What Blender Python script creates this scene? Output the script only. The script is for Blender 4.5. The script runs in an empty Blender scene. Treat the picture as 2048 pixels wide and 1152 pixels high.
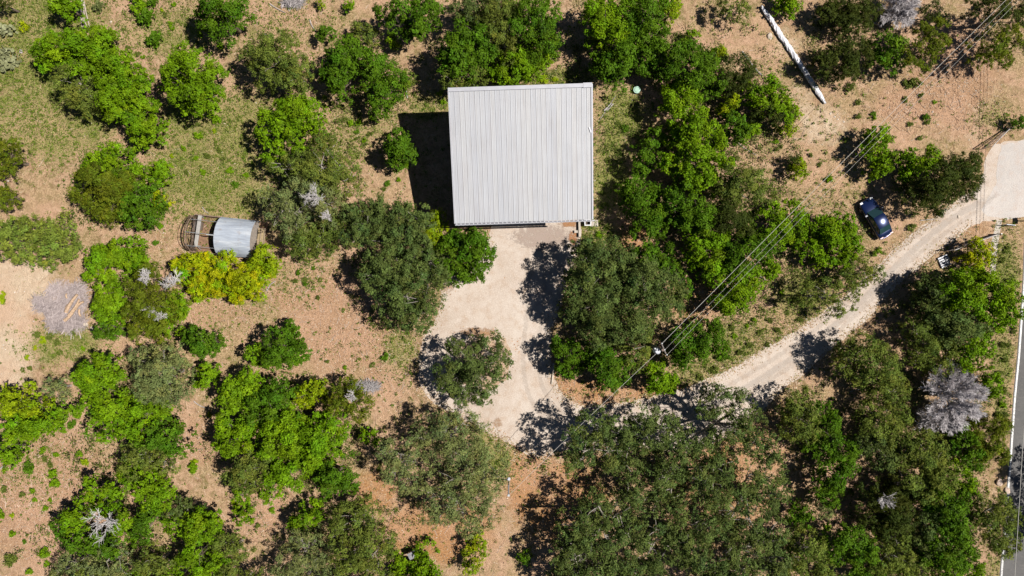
import bpy, bmesh, math, random
import numpy as np
from mathutils import Vector, Matrix
from mathutils.geometry import tessellate_polygon

# ------------------------------------------------------------------ camera, light, exposure
H = 68.0                       # drone height in metres; the picture spans 102.4 m at ground level
PPM = 20.0                     # photograph pixels per metre on the ground
scene = bpy.context.scene
COL = scene.collection

cam_data = bpy.data.cameras.new('drone_camera')
cam_data.sensor_width = 36.0
cam_data.lens = 36.0 * H / (2048 / PPM)
cam_data.clip_start = 0.5
cam_data.clip_end = 6000.0
cam = bpy.data.objects.new('drone_camera', cam_data)
COL.objects.link(cam)
cam.location = (0, 0, H)
cam.rotation_euler = (0, 0, 0)
scene.camera = cam

SUN_EL = math.radians(56.0)
SUN_AZ = math.radians(0.0)     # measured from +X (the photo's right hand side)
world = bpy.data.worlds.new('World')
scene.world = world
world.use_nodes = True
wn = world.node_tree
bg = wn.nodes['Background']
sky = wn.nodes.new('ShaderNodeTexSky')
sky.sky_type = 'NISHITA'
sky.sun_disc = False
sky.sun_elevation = SUN_EL
sky.sun_rotation = math.radians(90.0)
sky.air_density = 0.45
sky.dust_density = 0.1
wn.links.new(sky.outputs[0], bg.inputs['Color'])
bg.inputs['Strength'].default_value = 0.05

sun_data = bpy.data.lights.new('sun', 'SUN')
sun_data.energy = 5.0
sun_data.angle = math.radians(0.5)
sun_data.color = (1.0, 0.955, 0.88)
sun = bpy.data.objects.new('sun', sun_data)
COL.objects.link(sun)
sd = Vector((math.cos(SUN_EL) * math.cos(SUN_AZ), math.cos(SUN_EL) * math.sin(SUN_AZ), math.sin(SUN_EL)))
sun.rotation_euler = sd.to_track_quat('Z', 'Y').to_euler()
sun.location = (60, 0, 90)

scene.view_settings.view_transform = 'Standard'
scene.view_settings.look = 'None'
scene.view_settings.gamma = 1.0
scene.view_settings.exposure = 0.17
scene.render.engine = 'CYCLES'
scene.cycles.max_bounces = 5
scene.cycles.diffuse_bounces = 1
scene.cycles.glossy_bounces = 2
scene.cycles.transmission_bounces = 3
scene.cycles.transparent_max_bounces = 4
scene.cycles.use_denoising = True
scene.cycles.use_adaptive_sampling = True
scene.cycles.adaptive_threshold = 0.02

# ------------------------------------------------------------------ helpers
rng = np.random.default_rng(7)
random.seed(7)

def at(px, py, z=0.0):
    s = (1 - z / H) / PPM
    return Vector(((px - 1024) * s, (576 - py) * s, z))

def tag(o, label=None, cat=None, group=None, kind=None):
    if label: o['label'] = label
    if cat: o['category'] = cat
    if group: o['group'] = group
    if kind: o['kind'] = kind
    return o

def empty(name, loc=(0, 0, 0), rz=0.0):
    o = bpy.data.objects.new(name, None)
    o.empty_display_size = 0.2
    COL.objects.link(o)
    o.location = loc
    o.rotation_euler = (0, 0, rz)
    return o

def link(name, me, mat, parent=None):
    o = bpy.data.objects.new(name, me)
    if mat is not None and len(me.materials) == 0:
        me.materials.append(mat)
    COL.objects.link(o)
    if parent is not None:
        o.parent = parent
    return o

def quads_mesh(name, v, col=None, smooth=False, n=4):
    """v: (F, n, 3) array of loose n-gons"""
    v = np.asarray(v, dtype=np.float32)
    F = v.shape[0]
    me = bpy.data.meshes.new(name)
    me.vertices.add(F * n)
    me.vertices.foreach_set('co', v.reshape(-1))
    me.loops.add(F * n)
    me.loops.foreach_set('vertex_index', np.arange(F * n, dtype=np.int32))
    me.polygons.add(F)
    me.polygons.foreach_set('loop_start', np.arange(0, F * n, n, dtype=np.int32))
    if smooth:
        me.polygons.foreach_set('use_smooth', np.ones(F, dtype=bool))
    if col is not None:
        c = np.ones((F, n, 4), dtype=np.float32)
        c[:, :, :3] = np.asarray(col, dtype=np.float32)[:, None, :]
        a = me.attributes.new('tint', 'FLOAT_COLOR', 'POINT')
        a.data.foreach_set('color', c.reshape(-1))
    me.update(calc_edges=True)
    return me

class MB:
    """collects boxes, tubes, sheets into ONE mesh"""
    def __init__(self):
        self.v = []; self.f = []; self.sm = []
    def add(self, vs, fs, smooth=False):
        b = len(self.v)
        self.v.extend([tuple(p) for p in vs])
        for f in fs:
            self.f.append([b + i for i in f]); self.sm.append(smooth)
    def box(self, x0, x1, y0, y1, z0, z1, M=None):
        p = [Vector(q) for q in ((x0,y0,z0),(x1,y0,z0),(x1,y1,z0),(x0,y1,z0),(x0,y0,z1),(x1,y0,z1),(x1,y1,z1),(x0,y1,z1))]
        if M is not None: p = [M @ q for q in p]
        self.add(p, [(0,3,2,1),(4,5,6,7),(0,1,5,4),(1,2,6,5),(2,3,7,6),(3,0,4,7)])
    def tube(self, pts, rad, n=6, cap=True):
        pts = [Vector(p) for p in pts]
        if not hasattr(rad, '__len__'): rad = [rad] * len(pts)
        rings = []
        for i, p in enumerate(pts):
            d = (pts[min(i+1, len(pts)-1)] - pts[max(i-1, 0)])
            if d.length < 1e-6: d = Vector((0,0,1))
            d.normalize()
            a = d.orthogonal().normalized() if i == 0 else (a - d * a.dot(d)).normalized()
            b = d.cross(a)
            rings.append([p + (a*math.cos(2*math.pi*k/n) + b*math.sin(2*math.pi*k/n)) * rad[i] for k in range(n)])
        vs = [q for r in rings for q in r]
        fs = []
        for i in range(len(rings)-1):
            for k in range(n):
                fs.append((i*n+k, i*n+(k+1)%n, (i+1)*n+(k+1)%n, (i+1)*n+k))
        self.add(vs, fs, True)
        if cap:
            self.add(rings[0], [tuple(range(n))[::-1]]); self.add(rings[-1], [tuple(range(n))])
    def bar(self, a, b, w, h=None):
        """rectangular bar from a to b"""
        a = Vector(a); b = Vector(b); h = h or w
        d = (b-a); L = d.length; d.normalize()
        up = Vector((0,0,1)) if abs(d.z) < .95 else Vector((0,1,0))
        s = d.cross(up).normalized(); u = s.cross(d).normalized()
        M = Matrix((( d.x, s.x, u.x, a.x),( d.y, s.y, u.y, a.y),( d.z, s.z, u.z, a.z),(0,0,0,1)))
        self.box(0, L, -w/2, w/2, -h/2, h/2, M)
    def disc(self, c, r, z0, z1, n=24, r1=None):
        r1 = r if r1 is None else r1
        b = [Vector((c[0]+r*math.cos(2*math.pi*k/n), c[1]+r*math.sin(2*math.pi*k/n), z0)) for k in range(n)]
        t = [Vector((c[0]+r1*math.cos(2*math.pi*k/n), c[1]+r1*math.sin(2*math.pi*k/n), z1)) for k in range(n)]
        self.add(b+t, [(k, (k+1)%n, n+(k+1)%n, n+k) for k in range(n)] + [tuple(range(n, 2*n)), tuple(range(n))[::-1]])
    def mesh(self, name):
        me = bpy.data.meshes.new(name)
        me.from_pydata(self.v, [], self.f)
        me.polygons.foreach_set('use_smooth', np.array(self.sm, dtype=bool))
        me.update()
        return me
    def build(self, name, mat, parent=None):
        return link(name, self.mesh(name), mat, parent)

# ------------------------------------------------------------------ materials
def new_mat(name):
    m = bpy.data.materials.new(name); m.use_nodes = True
    nt = m.node_tree
    return m, nt, nt.nodes['Principled BSDF']

def N(nt, t, **kw):
    n = nt.nodes.new(t)
    for k, v in kw.items():
        if k in n.inputs: n.inputs[k].default_value = v
        else: setattr(n, k, v)
    return n

def noise(nt, coord, scale, detail=4.0, rough=0.6, dist=0.0):
    n = N(nt, 'ShaderNodeTexNoise', Scale=scale, Detail=detail, Roughness=rough, Distortion=dist)
    nt.links.new(coord, n.inputs['Vector'])
    return n.outputs['Fac']

def ramp(nt, fac, stops):
    r = nt.nodes.new('ShaderNodeValToRGB')
    while len(r.color_ramp.elements) < len(stops): r.color_ramp.elements.new(0.5)
    for e, (p, c) in zip(r.color_ramp.elements, stops):
        e.position = p
        e.color = (*c, 1) if hasattr(c, '__len__') else (c, c, c, 1)
    nt.links.new(fac, r.inputs[0])
    return r.outputs[0]

def mixc(nt, fac, a, b, mode='MIX'):
    m = nt.nodes.new('ShaderNodeMix'); m.data_type = 'RGBA'; m.blend_type = mode
    for sock, val in ((m.inputs[0], fac), (m.inputs[6], a), (m.inputs[7], b)):
        if hasattr(val, 'is_linked'): nt.links.new(val, sock)
        elif hasattr(val, '__len__'): sock.default_value = (*val, 1)
        else: sock.default_value = val
    return m.outputs[2]

def math_(nt, op, a, b=None, clamp=False):
    m = nt.nodes.new('ShaderNodeMath'); m.operation = op; m.use_clamp = clamp
    for s, v in zip(m.inputs, (a, b)):
        if v is None: continue
        if hasattr(v, 'is_linked'): nt.links.new(v, s)
        else: s.default_value = v
    return m.outputs[0]

def simple(name, col, rough=0.7, metal=0.0, var=0.15, scale=6.0, bump=0.0, spec=0.5, coat=0.0):
    m, nt, b = new_mat(name)
    tc = nt.nodes.new('ShaderNodeTexCoord').outputs['Object']
    f = noise(nt, tc, scale, 5)
    lo = [max(0, c*(1-var)) for c in col]; hi = [min(1, c*(1+var)) for c in col]
    nt.links.new(ramp(nt, f, [(0.3, lo), (0.7, hi)]), b.inputs['Base Color'])
    b.inputs['Roughness'].default_value = rough
    b.inputs['Metallic'].default_value = metal
    b.inputs['Specular IOR Level'].default_value = spec
    b.inputs['Coat Weight'].default_value = coat
    if bump:
        bn = N(nt, 'ShaderNodeBump', Strength=bump, Distance=0.05)
        nt.links.new(noise(nt, tc, scale*3, 4), bn.inputs['Height'])
        nt.links.new(bn.outputs[0], b.inputs['Normal'])
    return m

def leaf_material():
    m = bpy.data.materials.new('leaf'); m.use_nodes = True
    nt = m.node_tree; nt.nodes.clear()
    out = nt.nodes.new('ShaderNodeOutputMaterial')
    at_ = N(nt, 'ShaderNodeAttribute', attribute_name='tint')
    d = nt.nodes.new('ShaderNodeBsdfDiffuse')
    t = nt.nodes.new('ShaderNodeBsdfTranslucent')
    g = N(nt, 'ShaderNodeBsdfGlossy', Roughness=0.6)
    g.inputs['Color'].default_value = (1, 1, 1, 1)
    nt.links.new(at_.outputs['Color'], d.inputs['Color'])
    tcol = mixc(nt, 1.0, at_.outputs['Color'], (1.15, 1.1, 0.6), 'MULTIPLY')
    nt.links.new(tcol, t.inputs['Color'])
    m1 = N(nt, 'ShaderNodeMixShader', Fac=0.16)
    nt.links.new(d.outputs[0], m1.inputs[1]); nt.links.new(t.outputs[0], m1.inputs[2])
    m2 = N(nt, 'ShaderNodeMixShader', Fac=0.006)
    nt.links.new(m1.outputs[0], m2.inputs[1]); nt.links.new(g.outputs[0], m2.inputs[2])
    nt.links.new(m2.outputs[0], out.inputs['Surface'])
    return m

def tint_material(name, rough=0.85):
    m, nt, b = new_mat(name)
    a = N(nt, 'ShaderNodeAttribute', attribute_name='tint')
    nt.links.new(a.outputs['Color'], b.inputs['Base Color'])
    b.inputs['Roughness'].default_value = rough
    b.inputs['Specular IOR Level'].default_value = 0.2
    return m

LEAF = leaf_material()
LITTER = tint_material('dry_litter')
BARK = simple('bark', (0.17, 0.13, 0.10), 0.9, var=0.35, scale=14, bump=0.5)
PALEBARK = simple('pale_bark', (0.36, 0.32, 0.28), 0.9, var=0.3, scale=10, bump=0.4)
DEADWOOD = simple('weathered_dead_wood', (0.42, 0.38, 0.37), 0.85, var=0.3, scale=8, bump=0.3)
LOGWOOD = simple('dry_log_wood', (0.52, 0.36, 0.24), 0.8, var=0.3, scale=7, bump=0.4)
STONE = simple('limestone', (0.58, 0.49, 0.40), 0.9, var=0.25, scale=5, bump=0.5)
CONCRETE = simple('concrete', (0.52, 0.46, 0.40), 0.9, var=0.15, scale=3, bump=0.2)
WHITE = simple('white_paint', (0.78, 0.78, 0.80), 0.5, var=0.06)
BLACK = simple('black_plastic', (0.02, 0.02, 0.025), 0.5, var=0.2)
GALV = simple('galvanised_steel', (0.50, 0.52, 0.55), 0.45, metal=0.6, var=0.12, scale=3)
DARKSTEEL = simple('dark_steel', (0.10, 0.10, 0.11), 0.5, metal=0.5, var=0.3)
TIMBER = simple('grey_timber', (0.36, 0.31, 0.27), 0.85, var=0.25, scale=5, bump=0.3)
# ------------------------------------------------------------------ ground
def zone(X, Y, items):
    """X, Y in photo pixels on the ground; soft ellipses (x, y, rx, ry, strength)"""
    out = np.zeros_like(X)
    for (x, y, rx, ry, s) in items:
        d = np.sqrt(((X-x)/rx)**2 + ((Y-y)/ry)**2)
        out = np.maximum(out, s * np.clip(1.45 - d, 0, 1))
    return out

GREEN = [(60,100,120,110,1),(110,230,140,90,1),(330,60,140,60,.6),(420,340,120,120,.95),(420,240,130,70,.75),(690,270,80,70,.6),
         (860,215,50,30,1),(1240,230,55,70,.85),(1220,350,40,100,.95),(1195,480,50,60,1),(1110,155,80,20,1),(130,690,80,40,.9),
         (800,700,50,60,.6),(1480,690,120,50,.85),(1400,745,80,30,.8),(1610,600,80,70,.8),(2012,560,32,110,.85),(2003,750,26,130,.85),
         (60,930,80,80,.4),(985,910,50,70,.8),(560,330,70,70,.55),(120,20,110,50,.85),(1560,150,60,60,.3),(1990,240,50,30,.5),(480,400,110,40,.85),
         (590,560,70,50,.45),(500,600,60,40,.4),(1990,1130,30,40,.6),(1900,900,80,60,.5),(560,60,120,70,.4),(480,220,80,60,.7),(1350,130,60,60,.3),(1650,420,90,60,.35),(440,640,60,40,.3),(770,250,60,60,.5)]
MULCH = [(690,640,110,110,1),(610,590,80,70,.7),(90,1000,150,140,.95),(420,620,130,60,.5),(520,1010,70,70,.8),(410,880,60,60,.8),
         (1900,150,90,110,1),(1830,210,90,50,.8),(1700,1000,90,90,.8),(300,480,60,40,.5),(760,760,60,60,.6),(1730,640,60,60,.6),(560,700,60,60,.7)]
PALE = [(30,580,90,70,1),(20,680,60,90,.95),(90,700,70,30,.5),(1570,90,45,45,.55),(1640,250,70,60,.6),(1950,260,30,70,.45),(1600,200,40,50,.5),(790,720,45,50,.4),
        (15,745,60,40,.7)]
RUST = [(1160,785,90,30,1),(1050,960,45,100,.85),(880,1060,120,70,.95),(1330,790,130,25,.9),(1130,1000,120,120,.7),(760,980,60,60,.7),
        (700,350,40,40,.4),(1260,480,60,40,.8),(1390,600,90,60,.6),(1920,450,60,30,.6),(1450,930,180,200,.6),(1110,760,20,60,.7),(1560,680,90,20,.4),(990,880,30,40,.5)]

fx = np.arange(-66, 66.01, 0.5); fy = np.arange(-42, 42.01, 0.5)
far = np.array([80, 120, 200, 400, 900, 2500.0])
gx = np.concatenate([-far[::-1], fx, far]); gy = np.concatenate([-far[::-1], fy, far])
GX, GY = np.meshgrid(gx, gy)
nx, ny = len(gx), len(gy)
me = bpy.data.meshes.new('ground')
co = np.stack([GX, GY, np.zeros_like(GX)], -1).astype(np.float32)
me.vertices.add(nx*ny); me.vertices.foreach_set('co', co.reshape(-1))
ii = (np.arange(ny-1)[:, None]*nx + np.arange(nx-1)[None, :])
idx = np.stack([ii, ii+1, ii+1+nx, ii+nx], -1).reshape(-1).astype(np.int32)
me.loops.add(len(idx)); me.loops.foreach_set('vertex_index', idx)
me.polygons.add(len(idx)//4); me.polygons.foreach_set('loop_start', np.arange(0, len(idx), 4, dtype=np.int32))
me.update(calc_edges=True)
PXg = GX*PPM + 1024; PYg = 576 - GY*PPM
zc = np.stack([zone(PXg, PYg, GREEN), zone(PXg, PYg, MULCH), zone(PXg, PYg, PALE), zone(PXg, PYg, RUST)], -1)
za = me.attributes.new('zone_a', 'FLOAT_COLOR', 'POINT')
za.data.foreach_set('color', zc.astype(np.float32).reshape(-1))

def ground_material():
    m, nt, b = new_mat('dry_ground')
    tc = nt.nodes.new('ShaderNodeTexCoord').outputs['Object']
    at_ = N(nt, 'ShaderNodeAttribute', attribute_name='zone_a')
    sep = nt.nodes.new('ShaderNodeSeparateColor'); nt.links.new(at_.outputs['Color'], sep.inputs[0])
    n1 = noise(nt, tc, 0.35, 6, 0.65)
    n2 = noise(nt, tc, 1.6, 6, 0.7)
    n3 = noise(nt, tc, 6.0, 5, 0.75)
    n4 = noise(nt, tc, 16.0, 3, 0.7)
    # soil and straw
    soil = ramp(nt, n2, [(0.3, (0.28, 0.18, 0.11)), (0.48, (0.52, 0.355, 0.24)), (0.66, (0.68, 0.51, 0.375))])
    straw = ramp(nt, n3, [(0.34, (0.20, 0.15, 0.07)), (0.5, (0.48, 0.365, 0.21)), (0.66, (0.68, 0.54, 0.37))])
    base = mixc(nt, ramp(nt, n1, [(0.44, 0.05), (0.56, 0.95)]), soil, straw)
    # thin olive growth coming through everywhere in patches
    n6 = noise(nt, tc, 0.9, 7, 0.75, 0.6)
    olive = ramp(nt, n3, [(0.3, (0.10, 0.10, 0.025)), (0.6, (0.25, 0.235, 0.085)), (0.8, (0.36, 0.32, 0.15))])
    base = mixc(nt, ramp(nt, n6, [(0.49, 0.0), (0.60, 0.8)]), base, olive)
    n7 = noise(nt, tc, 2.6, 6, 0.8, 0.8)
    base = mixc(nt, ramp(nt, n7, [(0.34, 0.75), (0.46, 0.0)]), base, (0.17, 0.115, 0.06))
    base = mixc(nt, ramp(nt, n7, [(0.55, 0.0), (0.68, 0.6)]), base, (0.70, 0.55, 0.42))
    def mask(sock, breakup, amt=0.9, lo=0.42, hi=0.62):
        # zone strength broken up by noise
        s = math_(nt, 'ADD', sock, math_(nt, 'MULTIPLY', math_(nt, 'SUBTRACT', breakup, 0.5), amt))
        return ramp(nt, s, [(lo, 0.0), (hi, 1.0)])
    # mulch: shredded bark, stretched chips in crossing directions
    vor = N(nt, 'ShaderNodeTexVoronoi', Scale=13.0, Randomness=1.0)
    mp = N(nt, 'ShaderNodeMapping'); mp.inputs['Scale'].default_value = (1.0, 2.6, 1.0); mp.inputs['Rotation'].default_value = (0, 0, 0.6)
    nt.links.new(tc, mp.inputs['Vector']); nt.links.new(mp.outputs[0], vor.inputs['Vector'])
    chip = nt.nodes.new('ShaderNodeSeparateColor'); nt.links.new(vor.outputs['Color'], chip.inputs[0])
    chips = ramp(nt, chip.outputs[0], [(0.0, (0.27, 0.15, 0.09)), (0.45, (0.50, 0.315, 0.20)), (0.85, (0.60, 0.41, 0.28)), (1.0, (0.72, 0.57, 0.44))])
    mul = mixc(nt, ramp(nt, n3, [(0.35, 0.0), (0.7, 0.55)]), chips, (0.56, 0.375, 0.25))
    base = mixc(nt, math_(nt, 'MULTIPLY', mask(sep.outputs[1], n6, 1.3, .35, .65), .9), base, mul)
    rust = ramp(nt, n3, [(0.28, (0.24, 0.105, 0.05)), (0.52, (0.52, 0.28, 0.13)), (0.75, (0.64, 0.42, 0.23))])
    base = mixc(nt, ramp(nt, n7, [(0.36, 0.55), (0.47, 0.0)]), base, (0.22, 0.125, 0.075))
    base = mixc(nt, math_(nt, 'MULTIPLY', mask(at_.outputs['Alpha'], n6, 1.4, .35, .7), .85), base, rust)
    pale = ramp(nt, n2, [(0.25, (0.56, 0.43, 0.31)), (0.6, (0.74, 0.62, 0.49)), (0.85, (0.80, 0.70, 0.59))])
    base = mixc(nt, mask(sep.outputs[2], n6, 1.3, .38, .68), base, pale)
    grs = ramp(nt, n3, [(0.34, (0.12, 0.145, 0.025)), (0.5, (0.25, 0.28, 0.075)), (0.66, (0.40, 0.40, 0.18))])
    gm = mask(sep.outputs[0], math_(nt, 'ADD', math_(nt, 'MULTIPLY', n6, 0.6), math_(nt, 'MULTIPLY', n2, 0.4)), 1.7, 0.38, 0.72)
    base = mixc(nt, math_(nt, 'MULTIPLY', gm, 0.92), base, grs)
    # crumbs, pebbles and dark specks
    base = mixc(nt, ramp(nt, n4, [(0.3, 0.4), (0.4, 0.0)]), base, (0.10, 0.07, 0.04))
    base = mixc(nt, ramp(nt, n4, [(0.66, 0.0), (0.74, 0.5)]), base, (0.62, 0.53, 0.41))
    base = mixc(nt, ramp(nt, noise(nt, tc, 0.22, 4, 0.6), [(0.42, 0.0), (0.62, 0.45)]), base, (0.68, 0.45, 0.33))
    base = mixc(nt, 1.0, base, (0.97, 0.905, 0.83), 'MULTIPLY')
    nt.links.new(base, b.inputs['Base Color'])
    b.inputs['Roughness'].default_value = 0.95
    b.inputs['Specular IOR Level'].default_value = 0.1
    h = math_(nt, 'ADD', math_(nt, 'MULTIPLY', n3, 0.7), math_(nt, 'ADD', math_(nt, 'MULTIPLY', n4, 0.25), math_(nt, 'MULTIPLY', n2, 0.8)))
    bn = N(nt, 'ShaderNodeBump', Strength=0.9, Distance=0.22); nt.links.new(h, bn.inputs['Height'])
    nt.links.new(bn.outputs[0], b.inputs['Normal'])
    return m
tag(link('ground', me, ground_material()), kind='structure')

# ------------------------------------------------------------------ sheets (driveway, road ...)
def rough_edge(pts, amp, step=0.35, seed=1):
    """subdivide a closed polygon (metres) and shake its edge"""
    r = np.random.default_rng(seed)
    P = [np.array(p, float) for p in pts]
    out = []
    ph = r.uniform(0, 6.28, 6); fr = r.uniform(.25, 2.6, 6)
    s = 0.0
    for i in range(len(P)):
        a, b = P[i], P[(i+1) % len(P)]
        d = b-a; L = np.hypot(*d)
        n = max(1, int(L/step)); nrm = np.array([-d[1], d[0]])/max(L, 1e-6)
        for k in range(n):
            t = k/n; ss = s + L*t
            w = sum(math.sin(ss*f*2 + p)/(1+f) for f, p in zip(fr, ph))*0.4 + r.normal(0, .35)
            out.append(a + d*t + nrm*w*amp)
        s += L
    return out

def sheet(name, pts, z, mat, amp=0.0, seed=1, px=True):
    if px: pts = [at(*p)[:2] for p in pts]
    if amp: pts = rough_edge(pts, amp, seed=seed)
    v = [Vector((p[0], p[1], z)) for p in pts]
    tri = tessellate_polygon([v])
    m_ = bpy.data.meshes.new(name)
    fs = []
    for t in tri:
        a, b, c = (v[i] for i in t)
        fs.append(t if (b-a).cross(c-a).z > 0 else t[::-1])
    m_.from_pydata(v, [], fs); m_.update()
    return tag(link(name, m_, mat), kind='structure')

def smooth_poly(pts, it=2):
    P = [np.array(p, float) for p in pts]
    for _ in range(it):
        Q = []
        for i in range(len(P)):
            a, b = P[i], P[(i+1) % len(P)]
            Q += [a*.75+b*.25, a*.25+b*.75]
        P = Q
    return P

def gravel_material(name, c0, c1, c2, speck=0.5, stain=(0.42, 0.27, 0.17)):
    m, nt, b = new_mat(name)
    tc = nt.nodes.new('ShaderNodeTexCoord').outputs['Object']
    n1 = noise(nt, tc, 0.18, 5, 0.6, 0.4); n2 = noise(nt, tc, 1.1, 5, 0.65); n3 = noise(nt, tc, 7.0, 5, 0.8); n5 = noise(nt, tc, 11.0, 3, 0.7)
    c = ramp(nt, n1, [(0.3, c0), (0.5, c1), (0.7, c2)])
    c = mixc(nt, ramp(nt, n2, [(0.5, 0.0), (0.7, 0.5)]), c, stain)
    c = mixc(nt, ramp(nt, n2, [(0.34, 0.4), (0.46, 0.0)]), c, (0.68, 0.60, 0.54))
    c = mixc(nt, ramp(nt, n3, [(0.32, speck*.8), (0.47, 0.0)]), c, (0.36, 0.28, 0.22))
    c = mixc(nt, ramp(nt, n5, [(0.54, 0.0), (0.68, speck)]), c, (0.78, 0.70, 0.60))
    nt.links.new(c, b.inputs['Base Color'])
    b.inputs['Roughness'].default_value = 0.95
    b.inputs['Specular IOR Level'].default_value = 0.1
    bn = N(nt, 'ShaderNodeBump', Strength=0.55, Distance=0.08)
    nt.links.new(math_(nt, 'ADD', n3, math_(nt, 'MULTIPLY', n2, 0.8)), bn.inputs['Height'])
    nt.links.new(bn.outputs[0], b.inputs['Normal'])
    return m

GRAVEL = gravel_material('pale_gravel', (0.49, 0.395, 0.325), (0.575, 0.48, 0.41), (0.63, 0.545, 0.475), 0.8)
APRON = gravel_material('worn_concrete', (0.47, 0.42, 0.385), (0.54, 0.50, 0.475), (0.62, 0.56, 0.52), 0.5, (0.54, 0.41, 0.34))

drive = [(985,440),(1162,440),(1165,470),(1150,520),(1132,580),(1112,630),(1102,680),(1104,735),(1118,780),(1140,803),(1185,813),(1240,806),(1310,792),(1380,772),(1440,748),(1520,703),(1588,663),
         (1635,632),(1709,575),(1770,516),(1801,486),(1845,455),(1885,418),(1920,396),(1950,378),(1966,350),(1974,312),(1984,290),(2006,284),(2040,279),
         (2110,280),(2110,436),(2040,434),(1994,438),(1973,442),(1946,452),(1912,476),(1872,506),(1845,530),(1811,553),(1763,604),(1737,638),(1703,665),(1640,718),(1588,764),(1540,805),(1490,850),
         (1430,890),(1330,905),(1230,885),(1160,890),(1090,915),(1045,905),(1022,890),(985,868),(950,850),(905,825),(858,800),(836,765),(838,705),(848,668),(872,640),(884,590),(880,560),(920,545),(955,520),(975,480)]
sheet('driveway', smooth_poly(drive, 1), 0.006, GRAVEL, 0.17, 3)
apron = [(2004,290),(1996,330),(1990,370),(1975,398),(1962,420),(1975,432),(2008,434),(2060,436),(2114,438),(2114,282),(2040,284)]
sheet('concrete_apron', apron, 0.011, APRON, 0.14, 5)
sheet('island_bed', [(930,685),(950,668),(975,662),(1005,672),(1018,692),(1022,720),(1016,755),(985,778),(945,780),(915,760),(905,730),(912,700)], 0.011,
      gravel_material('leaf_mould', (0.40, 0.25, 0.15), (0.50, 0.35, 0.24), (0.56, 0.44, 0.34), 0.9, (0.42, 0.24, 0.12)), 0.25, 9)
sheet('concrete_strip', [(1984,478),(1994,440),(2004,440),(1998,478),(1993,515),(1990,560),(1981,560),(1980,515)], 0.009, CONCRETE, 0.03, 12)

# paved road along the photo's edge, with its painted edge line
def asphalt():
    m, nt, b = new_mat('asphalt')
    tc = nt.nodes.new('ShaderNodeTexCoord').outputs['Object']
    n1 = noise(nt, tc, 0.4, 4); n2 = noise(nt, tc, 20, 3, 0.7)
    c = ramp(nt, n1, [(0.3, (0.125, 0.12, 0.118)), (0.7, (0.165, 0.158, 0.155))])
    c = mixc(nt, ramp(nt, n2, [(0.35, 0.35), (0.6, 0.0)]), c, (0.07, 0.068, 0.066))
    wv = noise(nt, tc, 0.8, 8, 0.7, 1.5)
    c = mixc(nt, ramp(nt, wv, [(0.485, 0.0), (0.497, 0.6), (0.509, 0.0)]), c, (0.05, 0.05, 0.05))
    c = mixc(nt, ramp(nt, noise(nt, tc, 2.5, 5, 0.7), [(0.55, 0.0), (0.7, 0.35)]), c, (0.26, 0.235, 0.21))
    nt.links.new(c, b.inputs['Base Color']); b.inputs['Roughness'].default_value = 0.9
    return m
edge = [(2049,560),(2045,615),(2038,713),(2030,794),(2025,865),(2021,926),(2012,1030),(2004.6,1129),(2000,1190),(1985,1400)]
off = lambda p, d: (p[0]+d, p[1]+d*0.03)
top_e = [(2075,-200),(2066,100),(2058,300)] + [off(p, 0) for p in edge]
sheet('road', [off(p, -4) for p in top_e] + [off(p, 130) for p in top_e[::-1]], 0.006, asphalt())
lm, lnt, lb = new_mat('road_paint')
_tc = lnt.nodes.new('ShaderNodeTexCoord').outputs['Object']
lnt.links.new(ramp(lnt, noise(lnt, _tc, 5, 5, 0.7), [(0.36, (0.24, 0.23, 0.22)), (0.5, (0.68, 0.67, 0.66))]), lb.inputs['Base Color'])
sheet('road_edge_line', [off(p, -1.6) for p in top_e] + [off(p, 1.9) for p in top_e[::-1]], 0.010, lm)

# worn wheel tracks and stains: thin sheets whose edges fade into the gravel
def soft_material(name, col, amount, scale=2.5):
    m, nt, b = new_mat(name)
    out = nt.nodes['Material Output']
    b.inputs['Base Color'].default_value = (*col, 1); b.inputs['Roughness'].default_value = .95; b.inputs['Specular IOR Level'].default_value = .1
    a = N(nt, 'ShaderNodeAttribute', attribute_name='fade')
    tc = nt.nodes.new('ShaderNodeTexCoord').outputs['Object']
    n = noise(nt, tc, scale, 6, .75)
    f = math_(nt, 'MULTIPLY', ramp(nt, math_(nt, 'ADD', a.outputs['Fac'], math_(nt, 'MULTIPLY', math_(nt, 'SUBTRACT', n, .5), 2.6)), [(.4, 0), (1.0, 1)]), amount)
    t = nt.nodes.new('ShaderNodeBsdfTransparent'); mx = nt.nodes.new('ShaderNodeMixShader')
    nt.links.new(f, mx.inputs[0]); nt.links.new(t.outputs[0], mx.inputs[1]); nt.links.new(b.outputs[0], mx.inputs[2])
    nt.links.new(mx.outputs[0], out.inputs['Surface'])
    return m
def fade_mesh(name, vs, fs, fade, mat):
    me = bpy.data.meshes.new(name); me.from_pydata(vs, [], fs)
    a = me.attributes.new('fade', 'FLOAT', 'POINT'); a.data.foreach_set('value', fade); me.update()
    return tag(link(name, me, mat), kind='structure')
def spline(pts, n=12):
    P = [np.array(p, float) for p in pts]; P = [2*P[0]-P[1]] + P + [2*P[-1]-P[-2]]; out = []
    for i in range(1, len(P)-2):
        for k in range(n):
            t = k/n; a, b_, c, d = P[i-1], P[i], P[i+1], P[i+2]
            out.append(.5*((2*b_)+(-a+c)*t+(2*a-5*b_+4*c-d)*t*t+(-a+3*b_-3*c+d)*t**3))
    return np.array(out + [P[-2]])
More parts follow.
